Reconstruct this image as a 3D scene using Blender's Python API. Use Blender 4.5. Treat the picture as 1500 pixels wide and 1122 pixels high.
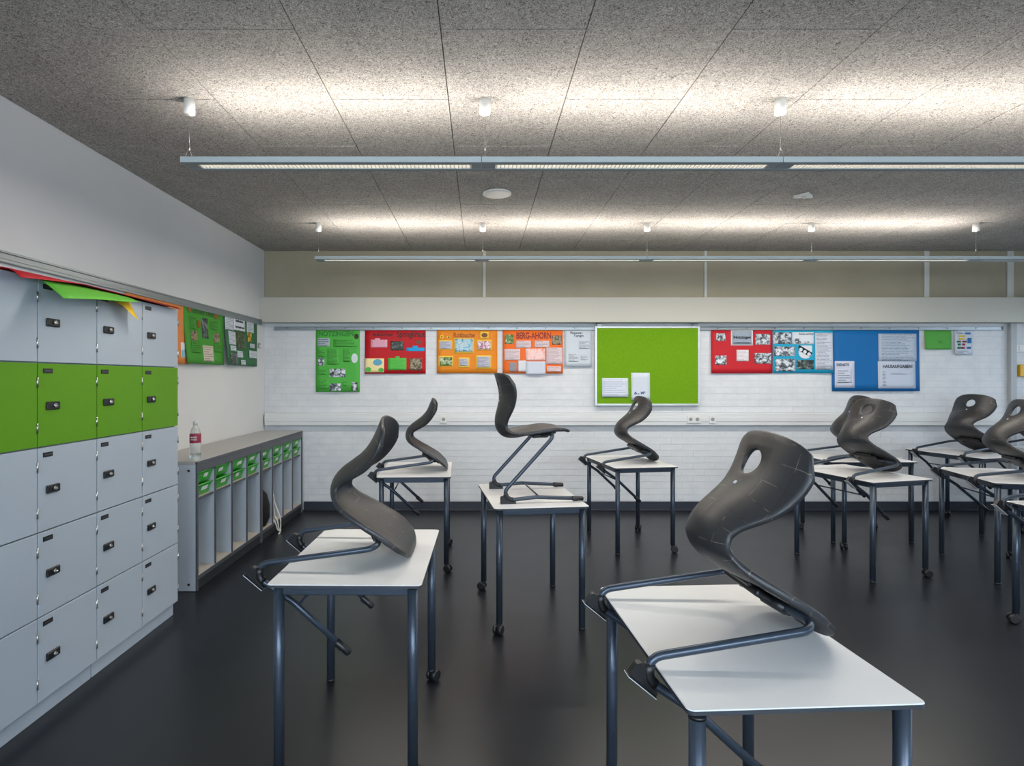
import bpy, bmesh, math, random
from mathutils import Vector, Matrix, Euler
random.seed(7)
R = math.radians
for o in list(bpy.data.objects):
    bpy.data.objects.remove(o)
S = bpy.context.scene
COL = S.collection

# ------------------------------------------------------------------ camera, world, daylight, exposure
cam_d = bpy.data.cameras.new('camera')
cam = bpy.data.objects.new('camera', cam_d)
COL.objects.link(cam)
cam.location = (0, 0, 1.5)
cam.rotation_euler = (R(90), 0, 0)
cam_d.sensor_width = 36.0
cam_d.lens = 36.0 * 850 / 1500
cam_d.shift_x = 47 / 1500
cam_d.shift_y = -7 / 1500
cam_d.clip_start = 0.05
S.camera = cam

S.view_settings.view_transform = 'Standard'
S.view_settings.look = 'None'
S.view_settings.exposure = 0.0
S.view_settings.gamma = 1.0
S.view_settings.use_curve_mapping = False

world = bpy.data.worlds.new('overcast_sky')
S.world = world
world.use_nodes = True
wn = world.node_tree.nodes['Background']
wn.inputs[0].default_value = (0.72, 0.85, 1.0, 1)
wn.inputs[1].default_value = 1.6

def area(name, loc, rot, sx, sy, power, col):
    l = bpy.data.lights.new(name, 'AREA')
    l.shape = 'RECTANGLE'; l.size = sx; l.size_y = sy
    l.energy = power; l.color = col
    l.spread = R(150) if 'daylight' in name else R(180)
    o = bpy.data.objects.new(name, l)
    COL.objects.link(o); o.location = loc; o.rotation_euler = rot
    return o
DAY = (0.74, 0.87, 1.0)
P_REAR, P_RIGHT, P_UP, P_DOWN = 124, 16, 8.2, 16.5
for k, x in enumerate((-0.6, 2.3)):
    area('daylight_rear', (x, -2.36, 1.85), (R(50), 0, 0), 2.3, 1.2, P_REAR, DAY)   # shines along +Y
for k, y in enumerate((-0.6, 2.2, 5.0)):
    area('daylight_right', (6.76, y, 1.85), (R(50), 0, R(90)), 2.3, 1.2, P_RIGHT, DAY)  # shines along -X

# ------------------------------------------------------------------ materials
def lin(c):
    if isinstance(c, str):
        c = c.lstrip('#'); c = [int(c[i:i+2], 16) / 255 for i in (0, 2, 4)]
    return tuple(v / 12.92 if v <= 0.04045 else ((v + 0.055) / 1.055) ** 2.4 for v in c) + (1,)
MATS = {}
def mat(name, col, rough=0.5, metal=0.0, spec=0.5, **kw):
    if name in MATS: return MATS[name]
    m = bpy.data.materials.new(name); m.use_nodes = True
    b = m.node_tree.nodes['Principled BSDF']
    b.inputs['Base Color'].default_value = lin(col)
    b.inputs['Roughness'].default_value = rough
    b.inputs['Metallic'].default_value = metal
    b.inputs['Specular IOR Level'].default_value = spec
    for k, v in kw.items(): b.inputs[k].default_value = v
    m.diffuse_color = lin(col)
    MATS[name] = m
    return m
def nodes(m): return m.node_tree.nodes, m.node_tree.links, m.node_tree.nodes['Principled BSDF']
def N(m, t, **kw):
    n = m.node_tree.nodes.new(t)
    for k, v in kw.items():
        if k in n.inputs.keys(): n.inputs[k].default_value = v
        else: setattr(n, k, v)
    return n
def ramp(m, stops):
    r = N(m, 'ShaderNodeValToRGB')
    e = r.color_ramp.elements
    while len(e) < len(stops): e.new(0.5)
    for i, (p, c) in enumerate(stops): e[i].position = p; e[i].color = lin(c)
    return r
def speckle(m, c0, c1, scale, detail=3, p0=0.35, p1=0.65, coord='Object', bump=0.0, distort=0.0, bdist=0.002):
    ns, L, b = nodes(m)
    tc = N(m, 'ShaderNodeTexCoord')
    t = N(m, 'ShaderNodeTexNoise'); t.inputs['Scale'].default_value = scale; t.inputs['Detail'].default_value = detail
    t.inputs['Distortion'].default_value = distort
    L.new(tc.outputs[coord], t.inputs['Vector'])
    r = ramp(m, [(p0, c0), (p1, c1)])
    L.new(t.outputs['Fac'], r.inputs[0]); L.new(r.outputs[0], b.inputs['Base Color'])
    if bump:
        bp = N(m, 'ShaderNodeBump'); bp.inputs['Strength'].default_value = bump; bp.inputs['Distance'].default_value = bdist
        L.new(t.outputs['Fac'], bp.inputs['Height']); L.new(bp.outputs[0], b.inputs['Normal'])
    return m

WALL = speckle(mat('white_wall_paint', '#d9dbdc', 0.62, spec=0.35), '#d3d4d4', '#d5d6d6', 3.0, bump=0.0)
BRICK = speckle(mat('painted_brick', '#d9dbdc', 0.55, spec=0.4), '#cfd2d6', '#d8dadc', 9.0, 6, bump=0.15, bdist=0.001)
MORTAR = mat('painted_mortar', '#cccfd2', 0.7)
UPPER = speckle(mat('upper_wall_grey_beige', '#a8a08a', 0.5, spec=0.3), '#a49c86', '#aaa28c', 2.0)
DUCT = mat('duct_box_paint', '#bbb9ae', 0.5)
TRUNK = mat('trunking_plastic', '#d6d8d8', 0.4)
STEEL_GREY = mat('grey_aluminium', '#9aa2a6', 0.38, 0.75)
STRIP = mat('pale_joint_strip', '#cfd0c8', 0.55)
PILASTER = mat('grey_column_paint', '#a9adaf', 0.55)
FRAME_WHITE = mat('window_frame_white', '#dfe2e4', 0.4)
BASEB = mat('dark_baseboard', '#2a2f3a', 0.42)

# wood-wool ceiling boards
CEIL = mat('wood_wool_board', '#a8a49f', 0.95, spec=0.1)
def _ceil(m):
    ns, L, b = nodes(m)
    tc = N(m, 'ShaderNodeTexCoord'); oi = N(m, 'ShaderNodeObjectInfo')
    va = N(m, 'ShaderNodeVectorMath', operation='MULTIPLY_ADD')
    cx = N(m, 'ShaderNodeCombineXYZ')
    L.new(oi.outputs['Random'], cx.inputs[0]); L.new(oi.outputs['Random'], cx.inputs[1])
    va.inputs[1].default_value = (37, 91, 0)
    L.new(cx.outputs[0], va.inputs[0]); L.new(tc.outputs['Object'], va.inputs[2])
    t = N(m, 'ShaderNodeTexNoise'); t.inputs['Scale'].default_value = 95; t.inputs['Detail'].default_value = 3; t.inputs['Distortion'].default_value = 2.2
    t2 = N(m, 'ShaderNodeTexNoise'); t2.inputs['Scale'].default_value = 5; t2.inputs['Detail'].default_value = 2
    L.new(va.outputs[0], t.inputs['Vector']); L.new(va.outputs[0], t2.inputs['Vector'])
    r = ramp(m, [(0.33, '#5c5a57'), (0.5, '#aaa7a2'), (0.66, '#d2cec8')])
    r2 = ramp(m, [(0.3, '#f0f0f0'), (0.7, '#ffffff')])
    mx = N(m, 'ShaderNodeMix', data_type='RGBA', blend_type='MULTIPLY'); mx.inputs[0].default_value = 1
    L.new(t.outputs['Fac'], r.inputs[0]); L.new(t2.outputs['Fac'], r2.inputs[0])
    L.new(r.outputs[0], mx.inputs[6]); L.new(r2.outputs[0], mx.inputs[7]); L.new(mx.outputs[2], b.inputs['Base Color'])
    bp = N(m, 'ShaderNodeBump'); bp.inputs['Strength'].default_value = 0.6; bp.inputs['Distance'].default_value = 0.004
    L.new(t.outputs['Fac'], bp.inputs['Height']); L.new(bp.outputs[0], b.inputs['Normal'])
_ceil(CEIL)

FLOOR = mat('anthracite_linoleum', '#34363a', 0.38, spec=0.5)
def _floor(m):
    ns, L, b = nodes(m)
    tc = N(m, 'ShaderNodeTexCoord')
    t = N(m, 'ShaderNodeTexNoise'); t.inputs['Scale'].default_value = 2.5; t.inputs['Detail'].default_value = 8; t.inputs['Roughness'].default_value = 0.65
    s = N(m, 'ShaderNodeTexNoise'); s.inputs['Scale'].default_value = 60; s.inputs['Detail'].default_value = 2
    L.new(tc.outputs['Object'], t.inputs['Vector']); L.new(tc.outputs['Object'], s.inputs['Vector'])
    r = ramp(m, [(0.3, '#13161c'), (0.7, '#191c22')])
    rs = ramp(m, [(0.74, '#000000'), (0.80, '#5a5e62')])
    mx = N(m, 'ShaderNodeMix', data_type='RGBA', blend_type='ADD'); mx.inputs[0].default_value = 0.35
    L.new(t.outputs['Fac'], r.inputs[0]); L.new(s.outputs['Fac'], rs.inputs[0])
    L.new(r.outputs[0], mx.inputs[6]); L.new(rs.outputs[0], mx.inputs[7]); L.new(mx.outputs[2], b.inputs['Base Color'])
    rr = N(m, 'ShaderNodeMapRange'); rr.inputs['To Min'].default_value = 0.27; rr.inputs['To Max'].default_value = 0.38
    L.new(t.outputs['Fac'], rr.inputs['Value']); L.new(rr.outputs[0], b.inputs['Roughness'])
_floor(FLOOR)

TOP = speckle(mat('pale_grey_laminate', '#d4d5d6', 0.36, spec=0.45), '#d1d2d3', '#d7d8d9', 4.0)
TOP_EDGE = mat('dark_core_edge', '#33383f', 0.45)
METAL = mat('basalt_metallic_paint', '#3e4855', 0.34, 0.5)
BLACK = mat('black_plastic', '#141518', 0.42)
SOLE = mat('pale_edge_highlight', '#c9ced2', 0.5)  # pale colour painting the highlight along the shoe edge
CHROME = mat('chrome', '#bdbdbb', 0.28, 1.0)
DARKGAP = mat('dark_gap', '#2a313a', 0.8)
LOCKER = mat('locker_grey', '#a2adb8', 0.42)
LGREEN = mat('locker_green', '#578e0e', 0.5, spec=0.3)
CAB = speckle(mat('cabinet_grey_board', '#aab4be', 0.5), '#a8b2bc', '#adb7c0', 3)
CABTOP = mat('cabinet_top_laminate', '#a9a8a6', 0.42)
CABDARK = mat('cabinet_dark_edge', '#4a4e55', 0.5)
CABFLOOR = mat('cabinet_floor_board', '#b7b0a6', 0.6)
TRAY = mat('tray_green_plastic', '#3fa63a', 0.35, **{'Transmission Weight': 0.0})
LAMPMETAL = mat('lamp_aluminium_paint', '#bcc8ca', 0.45)
WHITEPL = mat('white_plastic', '#dcdcd8', 0.4)
WIRE = mat('steel_wire', '#8d8d8a', 0.4, 0.8)

SHELL = mat('charcoal_seat_plastic', '#3a3a3c', 0.42, spec=0.45)
def _shell(m):
    ns, L, b = nodes(m)
    uv = N(m, 'ShaderNodeUVMap', uv_map='metres')
    sep = N(m, 'ShaderNodeSeparateXYZ'); L.new(uv.outputs[0], sep.inputs[0])
    outs = []
    for ax, step in ((0, 0.075), (1, 0.062)):
        d = N(m, 'ShaderNodeMath', operation='DIVIDE'); d.inputs[1].default_value = step
        f = N(m, 'ShaderNodeMath', operation='FRACT')
        a = N(m, 'ShaderNodeMath', operation='SUBTRACT'); a.inputs[1].default_value = 0.5
        ab = N(m, 'ShaderNodeMath', operation='ABSOLUTE')
        lt = N(m, 'ShaderNodeMath', operation='LESS_THAN'); lt.inputs[1].default_value = 0.0010 / step
        L.new(sep.outputs[ax], d.inputs[0]); L.new(d.outputs[0], f.inputs[0]); L.new(f.outputs[0], a.inputs[0]); L.new(a.outputs[0], ab.inputs[0]); L.new(ab.outputs[0], lt.inputs[0])
        outs.append(lt)
    mxl = N(m, 'ShaderNodeMath', operation='MAXIMUM'); L.new(outs[0].outputs[0], mxl.inputs[0]); L.new(outs[1].outputs[0], mxl.inputs[1])
    tc = N(m, 'ShaderNodeTexCoord')
    t = N(m, 'ShaderNodeTexNoise'); t.inputs['Scale'].default_value = 16; t.inputs['Detail'].default_value = 4
    L.new(tc.outputs['Object'], t.inputs['Vector'])
    rw = ramp(m, [(0.52, '#222224'), (0.62, '#746b62')])
    L.new(t.outputs['Fac'], rw.inputs[0])
    t2 = N(m, 'ShaderNodeTexNoise'); t2.inputs['Scale'].default_value = 4; t2.inputs['Detail'].default_value = 5
    L.new(tc.outputs['Object'], t2.inputs['Vector'])
    rb = ramp(m, [(0.35, '#282b30'), (0.65, '#31302f')])
    L.new(t2.outputs['Fac'], rb.inputs[0])
    mx = N(m, 'ShaderNodeMix', data_type='RGBA')
    L.new(mxl.outputs[0], mx.inputs[0]); L.new(rb.outputs[0], mx.inputs[6]); L.new(rw.outputs[0], mx.inputs[7])
    L.new(mx.outputs[2], b.inputs['Base Color'])
    fn = N(m, 'ShaderNodeTexNoise'); fn.inputs['Scale'].default_value = 500
    L.new(tc.outputs['Object'], fn.inputs['Vector'])
    bp = N(m, 'ShaderNodeBump'); bp.inputs['Strength'].default_value = 0.12; bp.inputs['Distance'].default_value = 0.001
    L.new(fn.outputs['Fac'], bp.inputs['Height']); L.new(bp.outputs[0], b.inputs['Normal'])
_shell(SHELL)

def emit(name, col, strength):
    m = bpy.data.materials.new(name); m.use_nodes = True
    b = m.node_tree.nodes['Principled BSDF']
    b.inputs['Base Color'].default_value = lin(col)
    b.inputs['Emission Color'].default_value = lin(col); b.inputs['Emission Strength'].default_value = strength
    MATS[name] = m
    return m
TUBE_ON = emit('lit_lamp_tube', '#fff3e2', 3.2)
LAMPBOT = mat('lamp_underside_grey', '#8c979d', 0.5)
TUBE_OFF = mat('unlit_lamp_tube', '#b9bdbd', 0.4)

def lines_mat(base, ink, n):
    key = 'print_%s_%s_%d' % (base, ink, n)
    if key in MATS: return MATS[key]
    m = mat(key, base, 0.6, spec=0.3)
    ns, L, b = nodes(m)
    uv = N(m, 'ShaderNodeUVMap', uv_map='sheet')
    sep = N(m, 'ShaderNodeSeparateXYZ'); L.new(uv.outputs[0], sep.inputs[0])
    mu = N(m, 'ShaderNodeMath', operation='MULTIPLY'); mu.inputs[1].default_value = n
    fr = N(m, 'ShaderNodeMath', operation='FRACT')
    lt = N(m, 'ShaderNodeMath', operation='LESS_THAN'); lt.inputs[1].default_value = 0.42
    L.new(sep.outputs[1], mu.inputs[0]); L.new(mu.outputs[0], fr.inputs[0]); L.new(fr.outputs[0], lt.inputs[0])
    fl = N(m, 'ShaderNodeMath', operation='FLOOR'); L.new(mu.outputs[0], fl.inputs[0])
    wn_ = N(m, 'ShaderNodeTexWhiteNoise', noise_dimensions='1D'); L.new(fl.outputs[0], wn_.inputs['W'])
    mr = N(m, 'ShaderNodeMapRange'); mr.inputs['To Min'].default_value = 0.55; mr.inputs['To Max'].default_value = 0.95
    L.new(wn_.outputs['Value'], mr.inputs['Value'])
    l2 = N(m, 'ShaderNodeMath', operation='LESS_THAN'); L.new(sep.outputs[0], l2.inputs[0]); L.new(mr.outputs[0], l2.inputs[1])
    g = N(m, 'ShaderNodeMath', operation='GREATER_THAN'); g.inputs[1].default_value = 0.08; L.new(sep.outputs[0], g.inputs[0])
    nz = N(m, 'ShaderNodeTexNoise'); nz.inputs['Scale'].default_value = 45; nz.inputs['Detail'].default_value = 1
    L.new(uv.outputs[0], nz.inputs['Vector'])
    g2 = N(m, 'ShaderNodeMapRange'); g2.inputs['From Min'].default_value = 0.38; g2.inputs['From Max'].default_value = 0.5
    L.new(nz.outputs['Fac'], g2.inputs['Value'])
    a1 = N(m, 'ShaderNodeMath', operation='MULTIPLY'); a2 = N(m, 'ShaderNodeMath', operation='MULTIPLY'); a3 = N(m, 'ShaderNodeMath', operation='MULTIPLY')
    L.new(lt.outputs[0], a1.inputs[0]); L.new(l2.outputs[0], a1.inputs[1]); L.new(a1.outputs[0], a2.inputs[0]); L.new(g.outputs[0], a2.inputs[1])
    L.new(a2.outputs[0], a3.inputs[0]); L.new(g2.outputs[0], a3.inputs[1])
    mx = N(m, 'ShaderNodeMix', data_type='RGBA'); mx.inputs[6].default_value = lin(base); mx.inputs[7].default_value = lin(ink)
    L.new(a3.outputs[0], mx.inputs[0]); L.new(mx.outputs[2], b.inputs['Base Color'])
    return m
def photo_mat(kind):
    key = 'printed_photo_' + kind
    if key in MATS: return MATS[key]
    pal = dict(bw=['#1f252b', '#5d666e', '#c5ccd2', '#e2e6ea'], dark=['#1b2022', '#2f3937', '#59645f', '#8d9590'],
               earth=['#2c251c', '#6b5d48', '#a3937a', '#5f6b3a'], leafy=['#22351c', '#4f7a35', '#8a9a6a', '#d5d3cb'],
               sky=['#1e6f9c', '#7fb9d2', '#c3d3d8', '#8f989c'], pink=['#3d4350', '#c28d9d', '#e3dbe2', '#8d2a42'],
               salmon=['#e9a596', '#efc3ba', '#e8cfd0', '#d9826c'], forest=['#1e2a1c', '#33472a', '#4a5c36', '#6b7748'],
               yellowpic=['#2c2414', '#6d5a14', '#d9a80f', '#f0cf3c'])[kind]
    m = mat(key, pal[1], 0.45, spec=0.35)
    ns, L, b = nodes(m)
    tc = N(m, 'ShaderNodeTexCoord'); oi = N(m, 'ShaderNodeObjectInfo')
    va = N(m, 'ShaderNodeVectorMath', operation='MULTIPLY_ADD'); va.inputs[1].default_value = (1, 1, 1)
    cx = N(m, 'ShaderNodeCombineXYZ')
    mu = N(m, 'ShaderNodeMath', operation='MULTIPLY'); mu.inputs[1].default_value = 50; L.new(oi.outputs['Random'], mu.inputs[0]); L.new(mu.outputs[0], cx.inputs[0])
    L.new(tc.outputs['Object'], va.inputs[0]); L.new(cx.outputs[0], va.inputs[2])
    t = N(m, 'ShaderNodeTexNoise'); t.inputs['Scale'].default_value = 26; t.inputs['Detail'].default_value = 5; t.inputs['Distortion'].default_value = 0.8
    L.new(va.outputs[0], t.inputs['Vector'])
    r = ramp(m, [(0.3, pal[0]), (0.45, pal[1]), (0.55, pal[2]), (0.68, pal[3])])
    L.new(t.outputs['Fac'], r.inputs[0]); L.new(r.outputs[0], b.inputs['Base Color'])
    return m

# ------------------------------------------------------------------ mesh helpers
def link(name, me, parent=None, loc=(0, 0, 0), rot=(0, 0, 0)):
    o = bpy.data.objects.new(name, me)
    COL.objects.link(o)
    if parent is not None: o.parent = parent
    o.location = loc; o.rotation_euler = rot
    return o
def thing(name, label, cat, loc=(0, 0, 0), rot=(0, 0, 0), group=None):
    o = link(name, None, None, loc, rot)
    o.empty_display_size = 0.1
    return tag(o, label, cat, group)
def tag(o, label, cat, group=None):
    o['label'] = label; o['category'] = cat
    if group: o['group'] = group
    return o
def struct(o): o['kind'] = 'structure'; return o
class MB:
    def __init__(s): s.bm = bmesh.new(); s.mats = []
    def mi(s, m):
        if m not in s.mats: s.mats.append(m)
        return s.mats.index(m)
    def _fin(s, geom_faces, m, smooth=False):
        i = s.mi(m)
        for f in geom_faces: f.material_index = i; f.smooth = smooth
    def box(s, c, d, m, bev=0.0, rot=None, seg=1):
        before = set(s.bm.faces)
        r = bmesh.ops.create_cube(s.bm, size=1.0)
        M = Matrix.Translation(c) @ (rot.to_matrix().to_4x4() if rot else Matrix.Identity(4)) @ Matrix.Diagonal((d[0], d[1], d[2], 1))
        bmesh.ops.transform(s.bm, matrix=M, verts=r['verts'])
        if bev:
            es = list({e for v in r['verts'] for e in v.link_edges})
            bmesh.ops.bevel(s.bm, geom=es, offset=bev, segments=seg, affect='EDGES', profile=0.5)
        s._fin([f for f in s.bm.faces if f not in before], m, False)
        return s
    def box2(s, a, b, m, bev=0.0):
        return s.box([(a[i] + b[i]) / 2 for i in range(3)], [abs(b[i] - a[i]) for i in range(3)], m, bev)
    def tube(s, pts, r, m, seg=12, cap=True, smooth=True):
        pts = [Vector(p) for p in pts]; n = len(pts)
        rs = r if isinstance(r, (list, tuple)) else [r] * n
        up = None; rings = []
        for i, p in enumerate(pts):
            t = (pts[min(i + 1, n - 1)] - pts[max(i - 1, 0)]).normalized()
            if up is None:
                up = Vector((0, 0, 1)) if abs(t.z) < 0.9 else Vector((1, 0, 0))
            a = (up - t * up.dot(t)).normalized(); up = a
            b = t.cross(a)
            rings.append([s.bm.verts.new(p + (a * math.cos(2 * math.pi * k / seg) + b * math.sin(2 * math.pi * k / seg)) * rs[i]) for k in range(seg)])
        fs = []
        for i in range(n - 1):
            for k in range(seg):
                fs.append(s.bm.faces.new((rings[i][k], rings[i][(k + 1) % seg], rings[i + 1][(k + 1) % seg], rings[i + 1][k])))
        s._fin(fs, m, smooth)
        if cap:
            c = [s.bm.faces.new(rings[0][::-1]), s.bm.faces.new(rings[-1])]
            s._fin(c, m, False)
        return s
    def lathe(s, prof, m, c=(0, 0, 0), seg=24, smooth=True):
        rings = []
        for (r, z) in prof:
            rings.append([s.bm.verts.new((c[0] + r * math.cos(2 * math.pi * k / seg), c[1] + r * math.sin(2 * math.pi * k / seg), c[2] + z)) for k in range(seg)])
        fs = []
        for i in range(len(prof) - 1):
            for k in range(seg):
                fs.append(s.bm.faces.new((rings[i][k], rings[i][(k + 1) % seg], rings[i + 1][(k + 1) % seg], rings[i + 1][k])))
        if prof[0][0] > 1e-5: fs.append(s.bm.faces.new(rings[0][::-1]))
        if prof[-1][0] > 1e-5: fs.append(s.bm.faces.new(rings[-1]))
        s._fin(fs, m, smooth)
        return s
    def prism(s, outline, h0, h1, m, axis='z'):
        def pt(u, v, h):
            return (u, v, h) if axis == 'z' else ((u, h, v) if axis == 'y' else (h, u, v))
        a = [s.bm.verts.new(pt(u, v, h0)) for u, v in outline]
        b = [s.bm.verts.new(pt(u, v, h1)) for u, v in outline]
        n = len(outline)
        fs = [s.bm.faces.new(a[::-1]), s.bm.faces.new(b)]
        for i in range(n): fs.append(s.bm.faces.new((a[i], a[(i + 1) % n], b[(i + 1) % n], b[i])))
        s._fin(fs, m, False)
        return s
    def mesh(s, name):
        bmesh.ops.recalc_face_normals(s.bm, faces=s.bm.faces)
        me = bpy.data.meshes.new(name)
        s.bm.to_mesh(me); s.bm.free()
        for m in s.mats: me.materials.append(m)
        return me
    def obj(s, name, parent=None, loc=(0, 0, 0), rot=(0, 0, 0)):
        return link(name, s.mesh(name), parent, loc, rot)
def fillet(pts, radii, n=7):
    pts = [Vector(p) for p in pts]; out = [pts[0]]
    for i in range(1, len(pts) - 1):
        p = pts[i]; a = (pts[i - 1] - p); b = (pts[i + 1] - p)
        r = radii[i - 1]
        if r <= 0: out.append(p); continue
        la, lb = a.length, b.length; a.normalize(); b.normalize()
        ang = a.angle(b); d = min(r / math.tan(ang / 2), la * 0.48, lb * 0.48); rr = d * math.tan(ang / 2)
        c = p + (a + b).normalized() * (rr / math.sin(ang / 2))
        s0 = p + a * d - c; s1 = p + b * d - c
        tot = s0.angle(s1); ax = s0.cross(s1).normalized()
        for k in range(n + 1):
            out.append(c + Matrix.Rotation(tot * k / n, 3, ax) @ s0)
    out.append(pts[-1])
    return out
def kids(o): return [c for c in bpy.data.objects if c.parent == o]
def copy_tree(o, parent=None):
    c = o.copy(); COL.objects.link(c)
    if parent is not None: c.parent = parent
    for ch in list(o.children): copy_tree(ch, c)
    return c
def text_mesh(txt, mtl, height_box, depth=0.0012):
    """flat lettering fitted into a (w,h) box, lying in its local XY plane, centred"""
    cu = bpy.data.curves.new('lettering', 'FONT'); cu.body = txt; cu.extrude = depth / 2; cu.align_x = 'CENTER'; cu.align_y = 'CENTER'
    cu.resolution_u = 3; cu.offset = 0.022
    tmp = bpy.data.objects.new('tmp_lettering', cu); COL.objects.link(tmp)
    dg = bpy.context.evaluated_depsgraph_get()
    me = bpy.data.meshes.new_from_object(tmp.evaluated_get(dg))
    bpy.data.objects.remove(tmp); bpy.data.curves.remove(cu)
    xs = [v.co.x for v in me.vertices]; ys = [v.co.y for v in me.vertices]
    cx, cy = (max(xs) + min(xs)) / 2, (max(ys) + min(ys)) / 2
    sx = height_box[0] / max(1e-6, max(xs) - min(xs)); sy = height_box[1] / max(1e-6, max(ys) - min(ys))
    for v in me.vertices: v.co = ((v.co.x - cx) * sx, (v.co.y - cy) * sy, v.co.z)
    me.materials.clear(); me.materials.append(mtl)
    return me

# ------------------------------------------------------------------ the room
XL, XR, YF, YB, H = -2.45, 6.9, -2.5, 6.6, 2.945
struct(MB().box2((XL - .2, YF - .2, -.1), (XR + .2, YB + .2, 0), FLOOR).obj('floor'))
ceil = struct(MB().box2((XL - .2, YF - .2, H + .03), (XR + .2, YB + .2, H + .2), DARKGAP).obj('ceiling'))
PX, GAP = 0.605, 0.004
cache = {}
for c in range(-4, 12):
    x0 = -0.163 + PX * c; x1 = x0 + PX
    x0, x1 = max(x0, XL), min(x1, XR)
    if x1 - x0 < 0.02: continue
    off = 0.0 if c % 2 == 0 else PX
    n = -5
    while True:
        y0 = 2.404 + off + 2 * PX * n; y1 = y0 + 2 * PX; n += 1
        if y0 >= YB: break
        y0, y1 = max(y0, YF), min(y1, YB)
        if y1 - y0 < 0.02: continue
        key = (round(x1 - x0, 3), round(y1 - y0, 3))
        if key not in cache:
            cache[key] = MB().box((0, 0, .0125), (key[0] - GAP, key[1] - GAP, .025), CEIL, .0015).mesh('ceiling_panel')
        link('ceiling_panel', cache[key], ceil, ((x0 + x1) / 2, (y0 + y1) / 2, H + random.uniform(0, .0012)))
struct(MB().box2((XL - .2, YF - .2, 0), (XL, YB + .2, H + .03), WALL).obj('wall_left'))
wb = struct(MB().box2((XL, YB, 0), (XR, YB + .2, H + .03), MORTAR).obj('wall_back'))
# painted brick courses, joints recessed
BL, BH, JT = 0.25, 0.0725, 0.005
brick_me = MB().box((0, .0008, 0), (BL - .0016, .008, BH - .0068), BRICK, .0012).mesh('brick')
half_cache = {}
rest = MB(); nb = 0
zones = [(0.105, 0.965), (1.106, 2.12)]
for a, b in ((XL, .033), (.067, 2.545), (2.575, 5.04), (5.10, 5.98), (6.06, XR)):
    MB().box2((a + .001, YB - .008, 2.40), (b - .001, YB + .004, H), UPPER, .002).obj('upper_wall_panel', wb)
for zi, (za, zb) in enumerate(zones):
    rows = max(1, round((zb - za) / BH)); bh = (zb - za) / rows
    for r in range(rows):
        z = za + (r + .5) * bh
        x = XL - (BL / 2 if r % 2 else 0)
        while x < XR:
            a, b = max(x, XL), min(x + BL, XR); x += BL
            if b - a < .03: continue
            full = b - a > BL - 1e-4
            pr = random.uniform(-.0005, .0005)
            seen = full and ((zi == 0 and -1.3 < a < 5.9 and z > .3) or (zi == 1 and 1.12 < z < 1.3 and -1.6 < a < 5.6)) and nb < 298
            if seen:
                link('brick', brick_me, wb, ((a + b) / 2, YB + pr, z)); nb += 1
            else:
                rest.box(((a + b) / 2, YB + .0008 + pr, z), (b - a - .0016, .008, bh - .0068), BRICK)
rest.obj('brick_courses', wb)['kind'] = 'stuff'

def wall_with_windows(name, axis, at, lo, hi, wins, sill, head, outward):
    """solid wall pieces around real window openings, thickness .2 outwards"""
    m = MB()
    def piece(a, b, z0, z1):
        if axis == 'y': m.box2((a, at, z0), (b, at + outward * .2, z1), WALL)
        else: m.box2((at, a, z0), (at + outward * .2, b, z1), WALL)
    piece(lo, hi, 0, sill); piece(lo, hi, head, H + .03)
    prev = lo
    for (a, b) in wins:
        piece(prev, a, sill, head); prev = b
    piece(prev, hi, sill, head)
    return struct(m.obj(name))
WG = mat('window_glass', '#ffffff', 0.02, 0, 0.5, **{'Transmission Weight': 1.0, 'IOR': 1.1})
rear_w = [(-1.8, .6), (1.1, 3.5)]
right_w = [(-1.8, .6), (1.0, 3.4), (3.8, 6.2)]
wall_with_windows('wall_front', 'y', YF, XL, XR, rear_w, .95, 2.55, -1)
wall_with_windows('wall_right', 'x', XR, YF - .2, YB + .2, right_w, .95, 2.55, 1)
wi = 1
for axis, at, wins, sg in (('y', YF - .1, rear_w, -1), ('x', XR + .1, right_w, 1)):
    for (a, b) in wins:
        mid = (a + b) / 2; w = b - a
        f = MB(); g = MB()
        def bar(u, z, du, dz, mb, mm, t=.06):
            if axis == 'y': mb.box((u, at, z), (du, t, dz), mm)
            else: mb.box((at, u, z), (t, du, dz), mm)
        bar(mid, .98, w, .06, f, FRAME_WHITE); bar(mid, 2.52, w, .06, f, FRAME_WHITE)
        for u in (a + .03, mid, b - .03): bar(u, 1.75, .06, 1.6, f, FRAME_WHITE)
        fo = struct(f.obj('window_%d' % wi)); wi += 1
        for k in (0, 1):
            g = MB(); bar(a + w * (.25 + .5 * k), 1.75, w / 2 - .09, 1.48, g, WG, .012)
            g.obj('pane', fo)

# duct box along the back wall, trunking, baseboards, strips, column
struct(MB().box2((XL, 6.46, 2.123), (XR, YB - .006, 2.404), DUCT, .004).obj('trim_1'))
tr = MB().box2((XL + .02, 6.545, .967), (5.98, YB - .006, 1.104), TRUNK, .004)
tr.box2((XL + .02, 6.540, 1.010), (5.98, 6.546, 1.062), TRUNK, .002)
struct(tr.obj('trim_2'))
struct(MB().box2((-2.0, YB - .014, 0), (6.0, YB - .004, .1), BASEB, .003).box2((-2.0, YB - .03, 0), (6.0, YB - .012, .012), BASEB, .003).obj('baseboard_back'))
struct(MB().box2((XL, YF, 0), (XL + .012, 4.0, .1), BASEB, .003).obj('baseboard_left'))
tn = 3
for (x, w) in ((.05, .035), (2.56, .03), (5.07, .06), (6.02, .075)):
    struct(MB().box2((x - w / 2, YB - .02, 2.40), (x + w / 2, YB - .004, H), STRIP, .003).obj('trim_%d' % tn)); tn += 1
struct(MB().box2((5.995, YB - .05, 0), (6.065, YB - .004, 2.123), PILASTER, .004).obj('trim_%d' % tn))
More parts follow.
